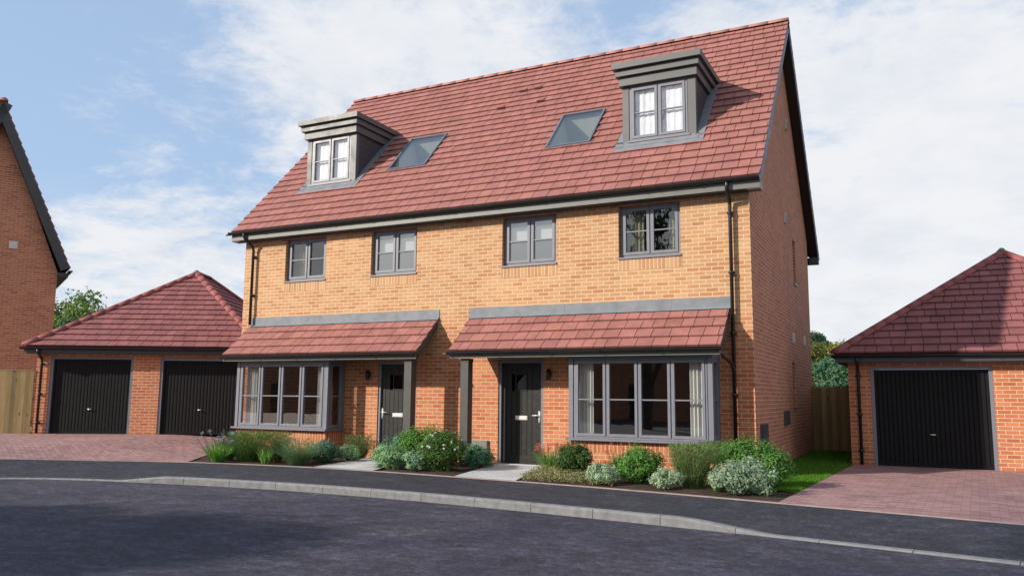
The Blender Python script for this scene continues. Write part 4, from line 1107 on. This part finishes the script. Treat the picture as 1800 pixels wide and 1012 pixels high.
# right bed
grassy('red_flower_clump', 'red flowered strappy clump right of the right front door', -3.68, -.58, .26, .34, 190, (.12,.23,.06), 15, .008, .5, extra=flower_spikes((.42,.10,.08), 30, .26, .34, .46, .032, 12, .09))
shrub('rounded_bush', 'dark glossy round bush under the left end of the right bay', -2.93, -1.25, .30, .30, .56, (.040,.085,.022), 3300, .045, 16, clumps=56, loose=.03, flowers=((.50,.46,.52), 6, .026))
shrub('silver_shrub', 'pale silvery shrub at the kerb side left of the round green bush', -1.98, -2.45, .25, .25, .34, (.26,.35,.23), 1500, .042, 17)
grassy('red_flower_clump', 'red flowers against the bay wall left of the round green bush', -2.18, -.98, .16, .28, 60, (.10,.18,.05), 18, .006, .5, extra=flower_spikes((.42,.10,.09), 12, .2, .34, .56, .035, 12, .08))
shrub('rounded_bush', 'mid green round bush below the middle of the right bay', -1.52, -1.92, .40, .40, .58, (.070,.165,.036), 4400, .042, 19, clumps=64, loose=.05, tips=1.4)
shrub('silver_shrub', 'small pale silvery shrub right of the round green bush', -.92, -2.52, .25, .22, .30, (.28,.37,.25), 1300, .040, 20)
grassy('feathery_plant', 'tall feathery plant in front of the right corner of the right bay', -.62, -2.05, .30, .60, 480, (.105,.150,.055), 21, .004, .35, (3000,.06), extra=flower_spikes((.45,.17,.07), 6, .26, .35, .5, .03, 8, .12))
grassy('feathery_plant', 'feathery plant just right of the right bay, behind the taller one', -.44, -.98, .26, .60, 360, (.075,.14,.045), 22, .004, .35, (2000,.05))
grassy('coral_flower_clump', 'small coral flowered clump at the left of the big silver shrub', -.14, -2.40, .13, .22, 90, (.09,.18,.045), 23, .007, .6, extra=flower_spikes((.50,.16,.10), 9, .13, .24, .36, .035, 12, .06))
shrub('leafy_shrub', 'large dark green shrub at the corner of the right house', .22, -1.55, .52, .42, .72, (.060,.140,.032), 5200, .050, 24, clumps=64, tips=1.4)
shrub('silver_shrub', 'large pale silver shrub at the right end of the bed', .26, -2.62, .455, .40, .50, (.205,.285,.195), 3600, .046, 25, clumps=44, cvar=.4)
# low ground cover and lawn
r = random.Random(77); mb = MB()
for _ in range(5200):
    u, v = r.random(), r.random(); x = -3.95+1.75*u + .5*v; y = -.5-2.25*v*(1-.0*u)
    if x < -3.28-(2.80+y)*.27+.06 and True:
        if x < -4.06 + (.03-y)*.258 + .05: continue
    if y < yb(x)+.08: continue
    k = r.uniform(.7, 1.3); leaf(mb, Vector((x, y, .02+r.random()*.10)), (Vector((0,0,1))+rnd_unit(r)*.8).normalized(), r.uniform(.03,.05), (k, k*r.uniform(.9,1.05), k*.9), .45, r)
tag(mb.build('ground_cover', leafmat('ground_cover_leaf', (.22,.225,.115), .2)), 'low olive green ground cover beside the right garden path', 'ground cover', kind='stuff')
mb = MB()
for _ in range(26000):
    y = -1.93+10.2*r.random()**1.35; xm = .86+.44*(y+3.3)/7.25 if y < 3.9 else 1.24; x = .01+(xm-.02)*r.random()
    hh = r.uniform(.025,.055); a = r.uniform(0, 6.28); d = Vector((math.cos(a), math.sin(a), 0)); k = r.uniform(.6, 1.35); b = Vector((x, y, 0))
    mb.add([b-d*.004, b+d*.004, b+Vector((r.uniform(-.02,.02), r.uniform(-.02,.02), hh))], [(0,1,2)], (k, k, k*.8))
tag(mb.build('grass', leafmat('grass_blade', (.075,.19,.018), .3)), 'bright green mown grass between the house side wall and driveway', 'grass', kind='stuff')
# scattered dry leaves and bark chips on the soil
mb = MB()
for _ in range(1500):
    x = r.uniform(-12, .85); y = r.uniform(yb(x)+.1, -.05); k = r.uniform(.5, 1.6)
    leaf(mb, Vector((x, y, .012)), (Vector((0,0,1))+rnd_unit(r)*.5).normalized(), r.uniform(.015,.045), (k, k, k), .5, r)
tag(mb.build('bark_mulch', plain('mulch', (.07,.045,.03), .9, .4, 20)), 'dark bark mulch scattered over the planting beds', 'mulch', kind='stuff')

def tree(name, label, x, y, z, h, cw, col, seed, n=9000, leafs=.16, trunk=.18, group='trees beyond the fences', lobes=16, bare=.12):
    r = random.Random(seed); t = thing(name, label, 'tree', (x, y, z), 0, group)
    tb = MB(True); tb.tube([(0,0,-.3),(r.uniform(-.1,.1),r.uniform(-.1,.1),h*.3),(r.uniform(-.2,.2),r.uniform(-.2,.2),h*.72)], trunk, 9, r2=trunk*.35)
    cen = []
    for i in range(lobes):
        a = r.uniform(0, 6.28); q = cw*math.sqrt(r.random())*.72; zz = h*(bare+ (1-bare)*r.uniform(.12, .88)); sh = 1-abs(zz/h-.5)*.9
        c = Vector((math.cos(a)*q*sh, math.sin(a)*q*sh, zz)); cen.append((c, r.uniform(.26,.5)*cw, r.uniform(.75,1.25)))
        tb.tube([(0,0,zz*.55), c*.6+Vector((0,0,zz*.22)), c], trunk*.3, 5, cap=False, r2=.02)
    tb.build('trunk', M['bark'], t)
    mb = MB()
    for i in range(n):
        c, rad, br = cen[r.randrange(lobes)]; d = rnd_unit(r); q = rad*(r.random()**.4)*(1+.2*math.sin(d.x*7+seed)*math.sin(d.y*6+d.z*5))
        p = c + Vector((d.x*q, d.y*q, d.z*q*.75)); k = br*r.uniform(.65,1.35)
        leaf(mb, p, (d+rnd_unit(r)*.8+Vector((0,0,.3))).normalized(), leafs*r.uniform(.6,1.3), (k, k*r.uniform(.93,1.05), k*r.uniform(.8,1.1)), .6, r)
    mb.build('crown', leafmat(name+'_leaf', col, .25), t)
    return t
def along(u, dist):
    d = pixdir(u, 640); k = dist/math.hypot(d.x, d.y); return CAM.x+d.x*k, CAM.y+d.y*k
for i, (u, dist, top, cw, col, nm, lb, ls) in enumerate([
    (1432, 62, 577, 1.7, (.045,.095,.055), 'conifer_like_tree', 'tall dark blue green tree, topmost in the gap right of the house', .20),
    (1456, 58, 594, 1.6, (.060,.100,.045), 'dark_tree', 'dark green tree behind the yellowish one in the right gap', .20),
    (1492, 55, 592, 2.2, (.17,.18,.045), 'yellowish_tree', 'yellow green tree just above the right garage eaves', .18),
    (1452, 50, 603, 2.0, (.13,.14,.035), 'yellowish_tree', 'olive yellow tree against the side wall in the right gap', .18),
    (1440, 42, 634, 1.2, (.065,.090,.040), 'dark_tree', 'dull green bush-like tree low beside the side wall', .13),
    (1478, 40, 630, 1.6, (.060,.130,.075), 'blue_green_tree', 'blue green tree standing just above the right fence', .14),
    (98, 52, 508, 2.5, (.085,.145,.035), 'broad_tree', 'taller green tree beside the left house wall', .18),
    (140, 50, 541, 2.4, (.12,.18,.045), 'broad_tree', 'lower light green tree above the left garage roof', .18),
    (100, 46, 560, 2.0, (.055,.115,.045), 'dark_tree', 'dark green tree low in the left gap', .16)]):
    x, y = along(u, dist); hor = 686+(702-686)*u/1800
    h = 1.386 + (hor-top)/FOC*dist*math.cos(math.atan((u-900)/FOC)) * 1.02
    tree(nm, lb, x, y, -.2, (h+.2)*1.02, cw*(1.0 if u > 1000 else 1.1), col, 100+i, n=13000 if u < 200 else 9000, leafs=ls*1.15, lobes=24)
# far wood behind everything
# ------------------------------------------------------------------ across the road (seen as reflections)
def street_house(label, x, y, w_, dpt, he, seed):
    t = thing('brick_house', label, 'house', (x, y, 0), 0, 'houses across the road')
    hs = [(.8, 2.6, .8, 2.1), (w_-2.6, w_-.8, .8, 2.1), (w_/2-.5, w_/2+.5, -.2, 2.1), (.9, 2.1, 3.6, 4.7), (w_-2.1, w_-.9, 3.6, 4.7), (w_/2-.6, w_/2+.6, 3.6, 4.7)]
    mb = MB(); wall_cells(mb, (0,0,0), X, Y, 0, w_, -.3, he, hs, .1)
    mb.face([(0,0,-.3),(0,-dpt,-.3),(0,-dpt,he),(0,-dpt/2,he+dpt/2*.9),(0,0,he)]); mb.face([(w_,0,-.3),(w_,-dpt,-.3),(w_,-dpt,he),(w_,-dpt/2,he+dpt/2*.9),(w_,0,he)]); mb.face([(0,-dpt,-.3),(w_,-dpt,-.3),(w_,-dpt,he),(0,-dpt,he)])
    mb.build('wall', M['side'], t)
    mb = MB(); k = .9; e = .3
    tiled(mb, [(w_+e,e,he-e*k),(-e,e,he-e*k),(-e,-dpt/2,he+dpt/2*k),(w_+e,-dpt/2,he+dpt/2*k)], .4, .5, (), seed)
    tiled(mb, [(-e,-dpt-e,he-e*k),(w_+e,-dpt-e,he-e*k),(w_+e,-dpt/2,he+dpt/2*k),(-e,-dpt/2,he+dpt/2*k)], .4, .5, (), seed)
    mb.build('roof', M['tile2'], t)
    for j, (a, b, c, d) in enumerate(hs):
        if j == 2:
            m_ = MB(); m_.box(a, b, -.09, -.05, c, d); m_.build('door', M['door'], t)
        else: window(t, None, (0,0,0), X, Y, a, b, c, d, 2, 'glass', True, False)
    return t
street_house('brick house directly across the road, nearest the camera', -21, -36, 15, 8, 5.2, 51)
street_house('brick house across the road farther left', -48, -33, 15, 8, 5.2, 52)
tree('street_tree', 'spreading green tree across the road at the left', -13.6, -17.2, -.15, 7.2, 3.3, (.05,.10,.03), 301, n=12000, leafs=.22, trunk=.26, group='trees across the road', lobes=22, bare=.3)
tree('street_tree', 'green tree across the road behind the camera', -10.6, -28, -.15, 12.5, 3.2, (.05,.10,.03), 302, n=8000, leafs=.26, trunk=.26, group='trees across the road', lobes=20, bare=.25)

def bare_tree(name, label, x, y, z, h, seed, group):
    r = random.Random(seed); t = thing(name, label, 'tree', (x, y, z), 0, group)
    tr = MB(True); br = MB(True)
    def grow(p, d, L_, rad, lev, mb):
        pts = [p]; q = p; dd = d
        for k in range(4):
            dd = (dd + rnd_unit(r)*.16 + Vector((0,0,.05))).normalized(); q = q + dd*L_/4; pts.append(q)
        mb.tube(pts, rad, 7 if lev < 2 else 4, cap=False, r2=rad*.55)
        if lev >= 5: return
        for k in range(3 if lev < 4 else 2):
            a = pts[2+r.randrange(3)] if lev else pts[1+r.randrange(4)]
            nd = (dd + rnd_unit(r)*.85 + Vector((0,0,.25))).normalized()
            grow(a, nd, L_*r.uniform(.58,.8), rad*.5, lev+1, br)
        grow(q, (dd+rnd_unit(r)*.3).normalized(), L_*.72, rad*.55, lev+1, br)
    grow(Vector((0,0,-.2)), Vector((0,0,1)), h*.36, .24, 0, tr)
    tr.build('trunk', M['bark'], t); br.build('branches', M['bark'], t)
bare_tree('bare_tree', 'tall leafless tree across the road', -8.6, -22.5, -.15, 20, 88, 'trees across the road')
